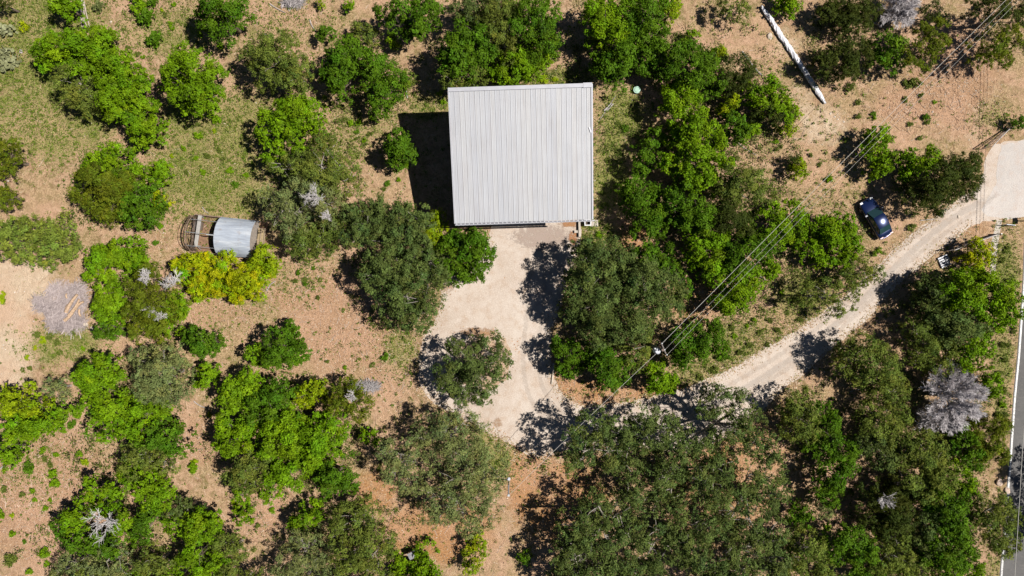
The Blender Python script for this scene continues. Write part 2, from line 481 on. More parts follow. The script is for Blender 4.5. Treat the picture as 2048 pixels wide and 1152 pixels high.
def track(px, w, z, mat, offs=(-.78, .78)):
    C = np.array([at(*p)[:2] for p in spline(px)]); T = np.gradient(C, axis=0); T /= np.linalg.norm(T, axis=1)[:, None]; Nn = np.stack([-T[:, 1], T[:, 0]], 1)
    for o in offs:
        vs = []; fd = []; fs = []
        for i in range(len(C)):
            e = min(1, i/6, (len(C)-1-i)/6)
            for u, f in ((-1, 0), (-.4, 1), (.4, 1), (1, 0)):
                q = C[i] + Nn[i]*(o+u*w); vs.append((q[0], q[1], z)); fd.append(f*e)
        for i in range(len(C)-1):
            for k in range(3): fs.append((i*4+k, i*4+k+1, i*4+k+5, i*4+k+4))
        fade_mesh('wheel_track', vs, fs, fd, mat)
TRACKM = soft_material('worn_track', (.50, .425, .37), .15, 2.2)
PALEM = soft_material('loose_fines', (.62, .54, .48), .35, 1.2)
track([(2000,360),(1950,405),(1880,455),(1810,510),(1740,580),(1660,655),(1580,715),(1490,770),(1400,815),(1290,845),(1190,850),(1120,840),(1075,790),(1062,720),(1068,640),(1075,560),(1070,490)], .36, .0155, TRACKM)
track([(2010,380),(1900,440),(1800,525),(1700,625),(1590,712),(1480,780),(1370,825),(1250,850)], .5, .0245, PALEM, (0,))
def stain(name, px, py, rx, ry, col, amt, z, sc=2.5):
    vs = [tuple(at(px, py, 0)[:2]) + (z,)]; fd = [1.0]; fs = []
    for r_, f in ((.5, .85), (1.0, 0)):
        for k in range(20):
            q = at(px+rx*r_*math.cos(k*math.pi/10), py+ry*r_*math.sin(k*math.pi/10)); vs.append((q.x, q.y, z)); fd.append(f)
    for k in range(20):
        j = (k+1) % 20; fs += [(0, 1+j, 1+k), (1+k, 1+j, 21+j, 21+k)]
    fade_mesh(name, vs, fs, fd, soft_material(name+'_dirt', col, amt, sc))
stain('apron_stain', 1085, 474, 85, 36, (.49, .38, .325), .7, .0275)
stain('rust_stain', 1147, 476, 13, 20, (.44, .20, .085), .8, .0305)
stain('rust_stain', 1138, 448, 26, 9, (.44, .22, .10), .8, .0335)
stain('litter_stain', 955, 664, 55, 13, (.45, .26, .14), .7, .0275)
stain('litter_stain', 995, 846, 14, 14, (.46, .28, .16), .6, .0275)
stain('litter_stain', 895, 575, 20, 14, (.46, .30, .19), .6, .0275)
# ------------------------------------------------------------------ metal barn
def barn():
    # roof corners unprojected from the photo: high edge 8.6 m, low edge 6.0 m
    tl, tr = at(897, 177, 8.6), at(1183, 168, 8.6)
    bl, br = at(910, 446, 6.0), at(1184.5, 440, 6.0)
    O = (tl+tr+bl+br)/4; O.z = 0
    ax = (tr-tl); ax.z = 0; ax.normalize(); ay = Vector((-ax.y, ax.x, 0))
    W = ((tr-tl).length + (br-bl).length)/2; c0 = (bl+br)/2; c1 = (tl+tr)/2
    D = (c1-c0).xy.length
    rz = math.atan2(ax.y, ax.x)
    root = empty('metal_barn', O, rz)
    tag(root, 'large metal barn under one pale ribbed roof panel slope, gravel drive at its low eave', 'barn')
    hw, hd = W/2, D/2
    zf, zb = 6.0, 8.6
    def zr(y): return zf + (zb-zf)*(y+hd)/(2*hd)
    # --- ribbed roof sheet
    m, nt, b = new_mat('ribbed_roof_metal')
    a = N(nt, 'ShaderNodeAttribute', attribute_name='panel')
    tc = nt.nodes.new('ShaderNodeTexCoord').outputs['Object']
    mp = N(nt, 'ShaderNodeMapping'); mp.inputs['Scale'].default_value = (9.0, 0.22, 1.0); nt.links.new(tc, mp.inputs[0])
    st = noise(nt, mp.outputs[0], 1.0, 5, 0.7)
    blot = noise(nt, tc, 0.5, 4, 0.6)
    c = ramp(nt, a.outputs['Fac'], [(0.0, (0.475, 0.487, 0.525)), (0.5, (0.495, 0.505, 0.535)), (1.0, (0.512, 0.514, 0.528))])
    c = mixc(nt, ramp(nt, st, [(0.42, 0.0), (0.7, 0.5)]), c, (0.37, 0.335, 0.32))
    c = mixc(nt, ramp(nt, blot, [(0.45, 0.0), (0.7, 0.25)]), c, (0.56, 0.56, 0.58))
    nt.links.new(c, b.inputs['Base Color']); b.inputs['Metallic'].default_value = 0.15
    b.inputs['Roughness'].default_value = 0.55
    r = np.random.default_rng(3)
    prof = []; pan = []
    n_pan = 28; pw = W/n_pan
    for k in range(n_pan):
        x0 = -hw + k*pw; t = r.uniform()
        for (u, z) in ((0.0, .0), (.045, .036), (.10, .036), (.145, .0), (.36, .0), (.38, .009), (.42, .009), (.44, 0), (.66, 0), (.68, .009), (.72, .009), (.74, 0), (.985, 0)):
            prof.append((x0+u*pw, z)); pan.append(t)
    prof.append((hw, 0)); pan.append(t)
    ny_ = 6
    vs = []; pv = []
    for j in range(ny_+1):
        y = -hd + 2*hd*j/ny_
        for (x, z), t in zip(prof, pan):
            vs.append((x, y, zr(y)+z+ 0.006*math.sin(x*1.7+y*.9))); pv.append(t)
    n = len(prof)
    fs = [(j*n+i, j*n+i+1, (j+1)*n+i+1, (j+1)*n+i) for j in range(ny_) for i in range(n-1)]
    me = bpy.data.meshes.new('roof'); me.from_pydata(vs, [], fs)
    at_ = me.attributes.new('panel', 'FLOAT', 'POINT'); at_.data.foreach_set('value', pv); me.update()
    roof = link('roof', me, m, root)
    trim = simple('roof_trim', (0.52, 0.52, 0.56), 0.5, 0.3, 0.08, 2)
    t = MB()
    t.bar((-hw-.05, hd-.12, zb+.03), (hw-.75, hd+.02-.12, zb+.03), .34, .09)
    t.bar((hw-.74, hd-.10, zb+.045), (hw+.06, hd-.10, zb+.045), .42, .10)
    t.bar((-hw-.03, -hd, zf+.0), (-hw-.03, hd, zb+.0), .07, .14)
    t.bar((hw+.03, -hd, zf+.03), (hw+.03, hd, zb+.03), .14, .10)
    t.bar((hw-.22, hd*.38, zr(hd*.38)+.06), (hw-.06, hd*.30, zr(hd*.30)+.06), .12, .02)
    t.build('ridge_trim', trim, roof)
    # gutter along the low eave with its hangers
    g = MB()
    g.bar((-hw, -hd-.085, zf-.09), (hw-.02, -hd-.085, zf-.09), .12, .10)
    gut = g.build('gutter', simple('gutter_metal', (.24,.24,.27), .6), root)
    h = MB()
    for k in range(33):
        x = -hw + .15 + k*(W-.3)/32
        h.box(x-.05, x+.05, -hd-.17, -hd-.005, zf-.035, zf-.02)
    h.bar((-hw, -hd-.165, zf-.055), (hw+.1, -hd-.165, zf-.055), .035, .07)
    h.bar((hw+.02, -hd-.1, zf-.05), (hw+.22, -hd-.1, zf-.05), .1, .08)
    h.build('gutter_bracket', simple('bracket_metal', (.5,.5,.54), .6), gut)
    # walls set in from the eaves
    wallm = simple('barn_wall_metal', (0.20, 0.22, 0.26), 0.55, 0.2, 0.1, 2)
    ins, fin = 0.25, 0.95
    yw = -hd+fin
    def wall(x0, y0, x1, y1, parent):
        w = MB(); d = Vector((x1-x0, y1-y0, 0)); L = d.length; d.normalize(); nn = Vector((d.y, -d.x, 0))
        k = int(L/0.3)
        pts = []
        for i in range(k+1):
            for (u, o) in ((0, 0), (.08, 0), (.1, .035), (.16, .035), (.18, 0)):
                s = min(L, i*0.3+u); p = Vector((x0, y0, 0)) + d*s + nn*o
                pts.append(p)
        vs = [Vector((p.x, p.y, 0)) for p in pts] + [Vector((p.x, p.y, zr(p.y)-.06)) for p in pts]
        q = len(pts)
        w.add(vs, [(i, i+1, q+i+1, q+i) for i in range(q-1)])
        return w.build('wall', wallm, parent)
    wf = wall(-hw+ins, yw, hw-ins, yw, root)
    wall(hw-ins, yw, hw-ins, hd-.2, root)
    wall(hw-ins, hd-.2, -hw+ins, hd-.2, root)
    wall(-hw+ins, hd-.2, -hw+ins, yw, root)
    doorm = simple('roll_up_door', (0.55, 0.55, 0.57), 0.5, 0.1, 0.06)
    for x0, x1 in ((-4.6, -1.2), (-.4, 3.0)):
        d = MB()
        for k in range(8):
            d.box(x0, x1, yw-.06, yw-.008, .02+k*.45, .45+k*.45)
        door = d.build('roller_door', doorm, root)
        f = MB(); f.box(x0-.12, x0-.002, yw-.08, yw-.005, 0, 3.75); f.box(x1+.002, x1+.12, yw-.08, yw-.005, 0, 3.75); f.box(x0-.12, x1+.12, yw-.08, yw-.005, 3.752, 3.9)
        f.build('door_frame', trim, door)
    d = MB(); d.box(4.1, 5.0, yw-.05, yw-.008, .05, 2.1); ed = d.build('entry_door', WHITE, root)
    k = MB(); k.tube([(4.9, yw-.12, 1.0), (4.9, yw-.05, 1.0)], .03); k.build('handle', DARKSTEEL, ed)
    return root
barn()

# shaded slab of ground behind the eave is gravel already; small things beside the barn
def bin_box():
    r = empty('open_box', at(1174, 446, 0), math.radians(2))
    tag(r, 'small open square box with a thick white rim at the barn corner', 'box')
    m = MB(); w = .29
    for (x0, x1, y0, y1) in ((-w,w,-w,-w+.03),(-w,w,w-.03,w),(-w,-w+.03,-w+.032,w-.032),(w-.03,w,-w+.032,w-.032)):
        m.box(x0, x1, y0, y1, .02, .72)
    m.box(-w+.032, w-.032, -w+.032, w-.032, .3, .4)
    m.build('side_panel', simple('box_shell', (.10,.07,.05), .6), r)
    t = MB(); e = w+.05
    for (x0, x1, y0, y1) in ((-e,e,-e,-e+.10),(-e,e,e-.10,e),(-e,-e+.10,-e+.102,e-.102),(e-.10,e,-e+.102,e-.102)):
        t.box(x0, x1, y0, y1, .722, .78)
    t.build('rim', WHITE, r)
bin_box()
def kerb():
    m = MB()
    a = [at(1158.5, 442), at(1159, 463), at(1160, 474)]
    m.bar(at(1158.5, 441, .17), at(1159.2, 474, .17), .2, .34)
    m.bar(at(1148.5, 463.5, .12), at(1156.2, 463.2, .12), .26, .24)
    tag(m.build('kerb', CONCRETE), 'low concrete kerb stub at the edge of the barn apron', 'kerb')
    m = MB(); m.box(-.45, .45, -.35, .35, 0, .09)
    o = m.build('concrete_slab', CONCRETE); o.location = at(1187, 447); tag(o, 'small pale concrete slab beside the white rimmed box', 'slab')
    m = MB()
    P = [at(1107, 726), at(1106.5, 745), at(1104, 768)]
    for p, q in zip(P[:-1], P[1:]):
        m.bar(p+Vector((0,0,.08)), q+Vector((0,0,.08)), .16, .16)
    tag(m.build('stone_edging', STONE), 'thin stone edging along the gravel drive beside the oak thicket', 'edging')
kerb()

# ------------------------------------------------------------------ hooped metal shed with open netted run
BROWNBOARD = simple('weathered_brown_board', (.24,.18,.14), .9, var=.4, scale=4, bump=.4)
RUSTY = simple('rusty_brown_metal', (.22,.15,.11), .85, var=.4)
def hoop_shed():
    O = at(447, 473); rz = math.radians(-6)
    root = empty('hoop_shed', O, rz)
    tag(root, 'round topped sheet metal shed with an open netted hoop run at one end', 'shed')
    def seg(u, R, rise):
        """point on a circle segment of half width R and given rise, u from 0 to 1"""
        rad = (R*R+rise*rise)/(2*rise); th = math.asin(min(1, R/rad)); a = th*(1-2*u)
        return rad*math.sin(a), rad*math.cos(a)-(rad-rise)
    def arch(x, R, n=18, zb=1.05, rise=1.2, dy=0):
        q = []
        for k in range(n+1):
            y, z = seg(k/n, R, rise); q.append(Vector((x, dy+y, zb+z)))
        return q
    x0, x1, R = 0.0, 3.55, 1.84
    # curved metal roof, in overlapping sheets with fine corrugation
    sm, nt, b = new_mat('corrugated_shed_metal')
    tc = nt.nodes.new('ShaderNodeTexCoord').outputs['Object']
    mp = N(nt, 'ShaderNodeMapping'); mp.inputs['Scale'].default_value = (.35, 2.4, 2.4); nt.links.new(tc, mp.inputs[0])
    c = ramp(nt, noise(nt, mp.outputs[0], 1.3, 5, .65), [(.32, (.33,.36,.42)), (.5, (.41,.455,.53)), (.68, (.55,.585,.64))])
    c = mixc(nt, ramp(nt, noise(nt, tc, 1.5, 6, .75), [(.56, 0), (.7, .5)]), c, (.30,.22,.17))
    nt.links.new(c, b.inputs['Base Color']); b.inputs['Metallic'].default_value = .0; b.inputs['Roughness'].default_value = .6; b.inputs['Specular IOR Level'].default_value = .25
    m = MB(); n = 60
    for xa, xb, l in ((x0, 1.22, .014), (1.18, 2.42, 0), (2.38, x1, .014)):
        vs = []
        for x in (xa, xb):
            for k in range(n+1):
                y, z = seg(k/n, R+l, 1.2); w = .007*math.cos(k*math.pi)
                vs.append((x, y, 1.05+z+l+w))
        m.add(vs, [(k, k+1, n+2+k, n+1+k) for k in range(n)], False)
    for s in (-1, 1):
        m.box(x0, x1, s*R-.02, s*R+.02, .05, 1.05)
    roof = m.build('roof', sm, root)
    # end wall deep inside
    e = MB(); pts = arch(x1-.1, R-.04, 20)
    e.add([Vector((x1-.1, -R+.04, .05))]+pts[::-1]+[Vector((x1-.1, R-.04, .05))], [tuple(range(len(pts)+2))])
    e.build('end_wall', TIMBER, root)
    # floor of dark worn boards / litter under the run
    f = MB()
    for k in range(10): f.box(-2.55, 4.35, -1.8+k*.36, -1.8+k*.36+.345, .02, .05)
    f.build('floor', simple('run_floor', (.25,.145,.09), .9, var=.35, scale=3, bump=.4), root)
    # hoops of the run
    for x, R_, rs in ((-2.75, 1.75, 1.75), (-3.05, 1.7, 1.45)):
        h = MB(); h.tube(arch(x, R_, 18, .8, rs-.35), .045 if x > -3 else .02, 6); h.build('hoop', RUSTY, root)
    for y, z in ((0, 2.26), (1.3, 1.65), (-1.3, 1.65)):
        h = MB(); h.tube([(-2.78, y, z), (x0+.05, y, z)], .025 if y else .035, 6); h.build('purlin', GALV, root)
    # timber rails round the run, and the wide board across it
    for y in (-1.84, 1.84):
        t = MB(); t.bar((-2.7, y, .75), (x0, y, .75), .09, .12)
        for x in (-2.6, -1.3): t.bar((x, y, 0), (x, y, .69), .09)
        t.build('side_rail', RUSTY, root)
    t = MB(); t.bar((-2.22, -1.3, .95), (-2.1, 1.8, .95), .36, .05); t.bar((-2.2, -1.2, 0), (-2.2, -1.2, .92), .09); t.bar((-2.1, 1.7, 0), (-2.1, 1.7, .92), .09)
    t.build('cross_board', simple('grey_board', (.40,.38,.36), .8), root)
    # weathered board sides of the run
    for y in (-1.9, 1.9):
        t = MB()
        for k in range(9): t.box(-2.7+k*.3, -2.7+k*.3+.27, y-.02, y+.02, .03, .62+.05*math.sin(k*2.3))
        t.build('side_board', BROWNBOARD, root)
    t = MB()
    for k in range(9): t.box(-2.82, -2.78, -1.6+k*.36, -1.6+k*.36+.32, .03, .75+.06*math.sin(k*1.7))
    t.build('end_board', BROWNBOARD, root)
    # netting: thin wires over the end of the run
    nmb = MB()
    for k in range(15):
        x = -3.45 + k*.085
        nmb.tube([p+Vector((random.uniform(-.04,.04), random.uniform(-.05,.05), random.uniform(-.05,.05))) for p in arch(x, 1.72+.1*math.sin(k), 16, .12, 1.55+.12*math.sin(k*2.1))], .016, 3, False)
    for k in range(11):
        a = math.pi*(k+.5)/11
        nmb.tube([(x, 1.72*math.cos(a)+random.uniform(-.06,.06), .25+1.6*math.sin(a)) for x in (-3.4, -2.9, -2.3)], .013, 3, False)
    nmb.build('netting', simple('rusty_wire', (.13,.085,.06), .85), root)
    # small porch frame at the other end
    t = MB()
    for y in (-1.15, .0, 1.15): t.bar((x1-.05, y, .62), (4.35, y, .62), .06, .08)
    for x in (3.95, 4.33): t.bar((x, -1.2, .68), (x, 1.2, .68), .07, .06)
    for y in (-1.15, 1.15): t.bar((4.33, y, 0), (4.33, y, .58), .08)
    t.build('porch_frame', simple('tan_timber', (.38,.29,.20), .85, var=.25), root)
    p = MB(); p.box(3.6, 4.28, -1.1, 1.1, .5, .57); p.build('porch_deck', simple('tan_deck', (.34,.26,.15), .9, var=.3, scale=4), root)
    # rafter tie
    t = MB(); t.tube([(-.75, -.05, 2.2), (x0+.02, -.05, 2.24)], .03); t.build('tie_rod', WHITE, root)
hoop_shed()
def run_box():
    r = empty('slatted_crate', at(397, 451, .05), math.radians(-8))
    tag(r, 'dark slatted crate on the floor of the netted hoop run', 'crate')
    m = MB()
    for k in range(5): m.box(-.42+k*.18, -.42+k*.18+.12, -.4, .4, .36, .40)
    m.build('lid', simple('crate_lid', (.13,.12,.12), .7, var=.3), r)
    m = MB(); m.box(-.44, .5, -.42, .42, .0, .355); m.build('side_panel', simple('crate_side', (.16,.12,.09), .8), r)
run_box()

# ------------------------------------------------------------------ car
def car():
    p = at(1752.5, 435.5, .7); p.z = 0
    rz = math.atan2(.87, -.50)        # nose points up and to the left in the photo
    root = empty('parked_car', p, rz)
    tag(root, 'dark navy car parked on dry grass between juniper and thicket', 'car')
    paint, nt, b = new_mat('navy_paint')
    b.inputs['Base Color'].default_value = (.010, .022, .085, 1); b.inputs['Roughness'].default_value = .22
    b.inputs['Coat Weight'].default_value = .7; b.inputs['Coat Roughness'].default_value = .09; b.inputs['Metallic'].default_value = .35
    glass, nt, b = new_mat('tinted_glass')
    b.inputs['Base Color'].default_value = (.02, .05, .055, 1); b.inputs['Roughness'].default_value = .05; b.inputs['Specular IOR Level'].default_value = .9
    tyre = simple('tyre_rubber', (.02,.02,.02), .9); rimm = simple('alloy', (.5,.5,.52), .3, .9)
    L = 4.35
    # stations along x (nose +): half width, belt height, upper height
    st = [(-2.17, .62, .62, .66), (-2.10, .76, .74, .80), (-1.75, .85, .86, .95), (-1.2, .88, .88, .96), (-.5, .89, .88, .94), (.3, .89, .87, .92), (.85, .88, .85, .92), (1.4, .86, .78, .87), (1.85, .79, .68, .76), (2.08, .68, .56, .62), (2.17, .52, .48, .52)]
    m = MB(); vs = []
    for x, w, zb, zt in st:
        prof = [(-w*.93, .22), (-w, .42), (-w, zb-.12), (-w*.95, zb), (-w*.72, zt-.02), (-w*.3, zt), (w*.3, zt), (w*.72, zt-.02), (w*.95, zb), (w, zb-.12), (w, .42), (w*.93, .22)]
        vs += [(x, y, z) for y, z in prof]
    q = 12
    fs = [(i*q+k, (i+1)*q+k, (i+1)*q+k+1, i*q+k+1) for i in range(len(st)-1) for k in range(q-1)]
    fs += [tuple(range(q)), tuple(range((len(st)-1)*q, len(st)*q))[::-1]]
    fs += [(i*q, i*q+q-1, (i+1)*q+q-1, (i+1)*q) for i in range(len(st)-1)]
    m.add(vs, fs, True)
    body = m.build('body', paint, root)
    s = body.modifiers.new('round', 'SUBSURF'); s.levels = 2; s.render_levels = 2
    # greenhouse: glass shell and painted roof
    gh = [(-1.62, .70, .92, 0), (-1.05, .63, 1.36, 0), (-.45, .61, 1.44, 0), (.15, .60, 1.41, 0), (.92, .70, .93, 0)]
    roof = MB(); vs = []
    for x, w, z in ((-1.10, .60, 1.355), (-.8, .62, 1.425), (-.3, .62, 1.455), (.05, .61, 1.43), (.20, .59, 1.385)):
        vs += [(x, -w, z-.05), (x, -w*.75, z-.008), (x, 0, z+.012), (x, w*.75, z-.008), (x, w, z-.05)]
    roof.add(vs, [(i*5+k, (i+1)*5+k, (i+1)*5+k+1, i*5+k+1) for i in range(4) for k in range(4)], True)
    roof.build('roof', paint, root)
    def pane(name, pts):
        g = MB(); g.add(pts, [tuple(range(len(pts)))]); return g.build(name, glass, root)
    pane('windshield', [(.95, -.66, .90), (.95, .66, .90), (.205, .575, 1.375), (.205, -.575, 1.375)])
    pane('rear_window', [(-1.68, .64, .93), (-1.68, -.64, .93), (-1.105, -.59, 1.345), (-1.105, .59, 1.345)])
    for sgn in (-1, 1):
        pane('side_window', [(-1.6, sgn*.78, .92), (.92, sgn*.78, .90), (.19, sgn*.595, 1.33), (-.3, sgn*.625, 1.40), (-1.08, sgn*.605, 1.30)][::sgn])
        mm = MB(); mm.box(.62, .76, sgn*.95-.11, sgn*.95+.11, .92, 1.06); mi = mm.build('mirror', simple('mirror_cap', (.12,.13,.16), .45, .2), root)
        for x in (1.36, -1.32):
            w = MB(); ring = [(Vector((x+.32*math.cos(t), sgn*.80, .32+.32*math.sin(t)))) for t in np.linspace(0, 2*math.pi, 25)[:-1]]
            w.tube([(x, sgn*.70, .32), (x, sgn*.90, .32)], .32, 20); wh = w.build('wheel', tyre, root)
            w = MB(); w.tube([(x, sgn*.895, .32), (x, sgn*.912, .32)], .20, 16); w.build('rim', rimm, wh)
        h = MB(); h.box(1.92, 2.10, sgn*.58-.14, sgn*.58+.14, .60, .70); h.build('headlight', simple('headlamp', (.22,.24,.27), .25, .2), root)
        h = MB(); h.box(-2.16, -2.06, sgn*.58-.17, sgn*.58+.17, .68, .80); h.build('taillight', simple('taillamp', (.30,.02,.03), .2), root)
    b_ = MB(); b_.tube([(-2.17, -.72, .5), (-2.24, -.35, .52), (-2.25, 0, .52), (-2.24, .35, .52), (-2.17, .72, .5)], .07, 8)
    b_.build('rear_bumper', simple('bumper', (.12,.12,.2), .2, .5), root)
    root.scale = (.96, .96, .96)
car()

# ------------------------------------------------------------------ poles and lines
def utility_pole():
    top = at(1326, 700, 9.0); base = Vector((top.x, top.y, 0))
    d = Vector((.72, .69, 0)); arm = Vector((.40, -.92, 0)).normalized()
    r = empty('utility_pole', base)
    tag(r, 'wooden utility pole with a grey transformer and three wires above the thicket', 'utility pole')
    m = MB(); m.tube([(0,0,0), (0,0,4.5), (0,0,9.0)], [.17, .15, .12], 10); m.build('pole', simple('creosote_wood', (.20,.15,.12), .9, var=.3), r)
    ca = MB(); ca.bar(arm*-.55+Vector((0,0,8.75))+d*.16, arm*.65+Vector((0,0,8.75))+d*.16, .085, .1); ca.build('crossarm', simple('bleached_arm', (.20,.17,.16), .8), r)
    for u in (-.5, .1, .58):
        i = MB(); p = arm*u + Vector((0,0,8.82)) + d*.16; i.tube([p, p+Vector((0,0,.1)), p+Vector((0,0,.2))], [.05, .075, .04], 8); i.build('insulator', WHITE, r)
    t = MB(); c = arm*-.15 - d*.42; t.tube([c+Vector((0,0,7.7)), c+Vector((0,0,8.55)), c+Vector((0,0,8.62))], [.27, .27, .2], 14)
    tr_ = t.build('transformer', simple('transformer_paint', (.46,.48,.52), .4, .2, .1), r)
    for a in (.5, 2.4):
        b = MB(); p = c+Vector((.14*math.cos(a), .14*math.sin(a), 8.6)); b.tube([p, p+Vector((0,0,.25))], [.05, .03], 6); b.build('bushing', WHITE, tr_)
    cu = MB(); p = c - arm*.38 - d*.15 + Vector((0,0,8.3)); cu.tube([p, p+Vector((0,0,.45))], .06, 6); cu.build('fuse_cutout', WHITE, r)
    st = MB(); st.bar(Vector((0,0,8.3)), c+Vector((0,0,8.3)), .07, .1); st.build('bracket', GALV, r)
    wirem = simple('aluminium_wire', (.60,.57,.52), .6, .0, .05)
    far = at(2210, -215, 8.6)
    tops = [base + arm*u + d*.16 + Vector((0,0,9.0)) for u in (-.5, .1, .58)]
    pix = [(2190, -175), (2199, -171), (2208, -168)]
    labs = ['pale power line strung from the transformer pole, the one nearest the barn',
            'thin power line strung from the transformer pole, between its two neighbours',
            'pale power line strung from the transformer pole, the one nearest the gravel drive']
    for p, q, rad, lb in zip(tops, pix, (.016, .008, .009), labs):
        q = at(q[0], q[1], 8.9); w = MB()
        w.tube([p.lerp(q, t) - Vector((0,0, 1.1*4*t*(1-t)*.5)) for t in np.linspace(0, 1, 25)], rad, 5)
        tag(w.build('power_line', wirem), lb, 'wire', 'wires over the thicket')
    # lamp pole in the lower yard, with the service wire to it
    lb_ = at(1017, 991, 5.2); lbase = Vector((lb_.x, lb_.y, 0))
    l = empty('lamp_pole', lbase); tag(l, 'slim white yard lamp pole beside the pale olive oak', 'lamp post')
    m = MB(); m.tube([(0,0,0), (0,0,5.3)], [.09, .07], 8); m.build('pole', simple('grey_pole', (.4,.38,.36), .7), l)
    m = MB(); m.tube([(0,.02,5.2), (-.02,.5,5.35), (0,1.05,5.4)], .022, 6); m.build('arm', GALV, l)
    m = MB(); m.disc((0,0), .17, 0, .12, 14, .1); o = m.build('lamp_head', simple('lamp_glass', (.6,.6,.65), .3), l); o.location = (0.02, 1.55, 5.3)
    m = MB(); m.tube([(0,.03,5.05), (.02,.03,5.3)], .12, 8); m.build('collar', GALV, l)
    w = MB(); a = base+Vector((-.1,-.15,8.0)); q = lbase + Vector((0,0,5.25))
    w.tube([a.lerp(q, t)-Vector((0,0,.7*4*t*(1-t)*.5)) for t in np.linspace(0,1,20)], .016, 5)
    tag(w.build('service_wire', wirem), 'single thin wire from the transformer pole to the yard lamp pole', 'wire')
    # lines along the paved road
    w = MB(); pts = [at(2060, 700, 7.5), at(2045, 898, 7.0), at(2039, 1000, 7.0), at(2030, 1146, 7.2), at(2018, 1320, 7.6)]
    w.tube(pts, .022, 5); tag(w.build('roadside_wire', wirem), 'pale wire hanging over the edge of the paved road', 'wire')
    for k, x in enumerate((52.45, 52.8, 53.15)):
        w = MB(); w.tube([(x+1.4, 60, 9.2), (x+.35, 16, 9.0), (x, 5, 9.0), (x-2.2, -50, 9.2)], .014 if k else .02, 4)
        tag(w.build('roadside_wire', DARKSTEEL), 'overhead wire along the road whose thin shadow crosses the drive', 'wire', 'overhead wires along the road')
utility_pole()

# ------------------------------------------------------------------ gates, pallet, mail boxes
def wing_gate(hinge, free, label):
    h = at(*hinge); f = at(free[0], free[1], 1.5); f.z = 0
    r = empty('wing_gate', h, math.atan2(f.y-h.y, f.x-h.x)); L = (f-h).length
    tag(r, label, 'gate')
    gm = simple('gate_paint', (.50,.47,.46), .5, .2, .1); dm = simple('gate_bar', (.13,.10,.10), .6, .2, .2)
    t = [Vector((L*u, 0, .55+.95*u**1.3)) for u in np.linspace(0, 1, 12)]
    m = MB(); m.tube(t, .045, 6); m.tube([(L,0,.1), (L,0,1.5)], .04, 6); m.tube([(0,0,0), (0,0,.95)], .06, 8); m.build('frame', gm, r)
    m = MB(); m.tube([(0,0,.15), (L,0,.15)], .035, 6); m.tube([(0,0,.42), (L,0,.75)], .03, 6)
    for k in range(1, 6):
        u = k/6; m.tube([(L*u,0,.15), (L*u,0,.55+.95*u**1.3)], .014, 4)
    m.build('bar', dm, r)
wing_gate((1990, 469), (1910, 500), 'open grey wing gate beside the yellow bush at the drive entrance')
wing_gate((2014, 258), (1986, 292), 'open grey wing gate on the bare earth side of the drive entrance')
def pallet():
    r = empty('pallet', at(1887, 523, 0), math.radians(24)); tag(r, 'white slatted pallet leaning flat beside the gravel drive', 'pallet')
    sm = simple('white_slat', (.66,.66,.70), .6, var=.1)
    for k in range(5):
        m = MB(); m.box(-.5, .5, -.53+k*.235, -.53+k*.235+.15, .17, .2); m.build('slat', sm, r)
    for y in (-.48, 0, .40):
        m = MB(); m.box(y-.03, y+.05, -.55, .55, .01, .168); m.build('bearer', simple('blue_grey_bearer', (.12,.14,.22), .8), r)
pallet()
def mailboxes():
    for (x, y, sc, lab) in ((2046, 442, 1.0, 'black mailbox on a post at the mouth of the drive'),):
        r = empty('mailbox', at(x, y), math.radians(4)); tag(r, lab, 'mailbox')
        m = MB(); m.bar((0,0,0), (0,0,1.05), .1); m.build('post', TIMBER, r)
        m = MB(); vs = []
        for yy in (-.3, .3):
            vs += [Vector((.2*math.cos(a), yy, 1.2+.2*math.sin(a))) for a in np.linspace(0, math.pi, 9)] + [Vector((-.2, yy, 1.06)), Vector((.2, yy, 1.06))]
        q = 11; m.add(vs, [(k, (k+1) % q, q+(k+1) % q, q+k) for k in range(q)] + [tuple(range(q))[::-1], tuple(range(q, 2*q))])
        b = m.build('box', BLACK, r)
        m = MB(); m.box(.205, .22, -.05, .0, 1.15, 1.42); m.build('flag', simple('flag_white', (.7,.7,.72)), b)
    r = empty('board_sign', at(2011, 451), math.radians(-6)); tag(r, 'low pale blue board on two stakes at the mouth of the drive', 'board')
    m = MB(); m.box(-.45, .45, -.02, .02, .25, .8)
    o = m.build('board', simple('pale_board', (.45,.52,.66), .4), r)
    for x in (-.35, .35):
        m = MB(); m.box(x-.03, x+.03, -.06, -.025, 0, .85); m.build('stake', TIMBER, r)
mailboxes()
def lid():
    m = MB(); m.disc((0,0), .30, -.25, .0, 24); m.disc((0,0), .36, .002, .10, 24, .35); m.disc((0,0), .28, .102, .15, 24, .2)
    o = m.build('tank_lid', simple('mint_plastic', (.40,.60,.48), .5, var=.05)); o.location = at(1273.5, 180, .25)
    tag(o, 'round pale mint green tank lid on the ground beside the barn', 'lid')
lid()
def grey_box():
    r = empty('feeder_box', at(825, 1108, 1.0), math.radians(28)); r.location.z = 0; tag(r, 'small weathered grey box on legs under the bright shrub', 'feeder')
    m = MB(); m.box(-.34, .34, -.26, .26, 1.0, 1.25); m.build('box', simple('grey_box', (.20,.20,.21), .7), r)
    m = MB(); m.bar((-.4, -.16, 1.3), (.4, -.16, 1.3), .36, .03); m.bar((-.4, .17, 1.29), (.4, .17, 1.29), .28, .03); m.build('lid', simple('grey_lid', (.27,.265,.28), .7, var=.3), r)
    for x in (-.28, .28):
        for y in (-.2, .2):
            m = MB(); m.bar((x, y, 0), (x, y, .995), .06); m.build('leg', TIMBER, r)
grey_box()

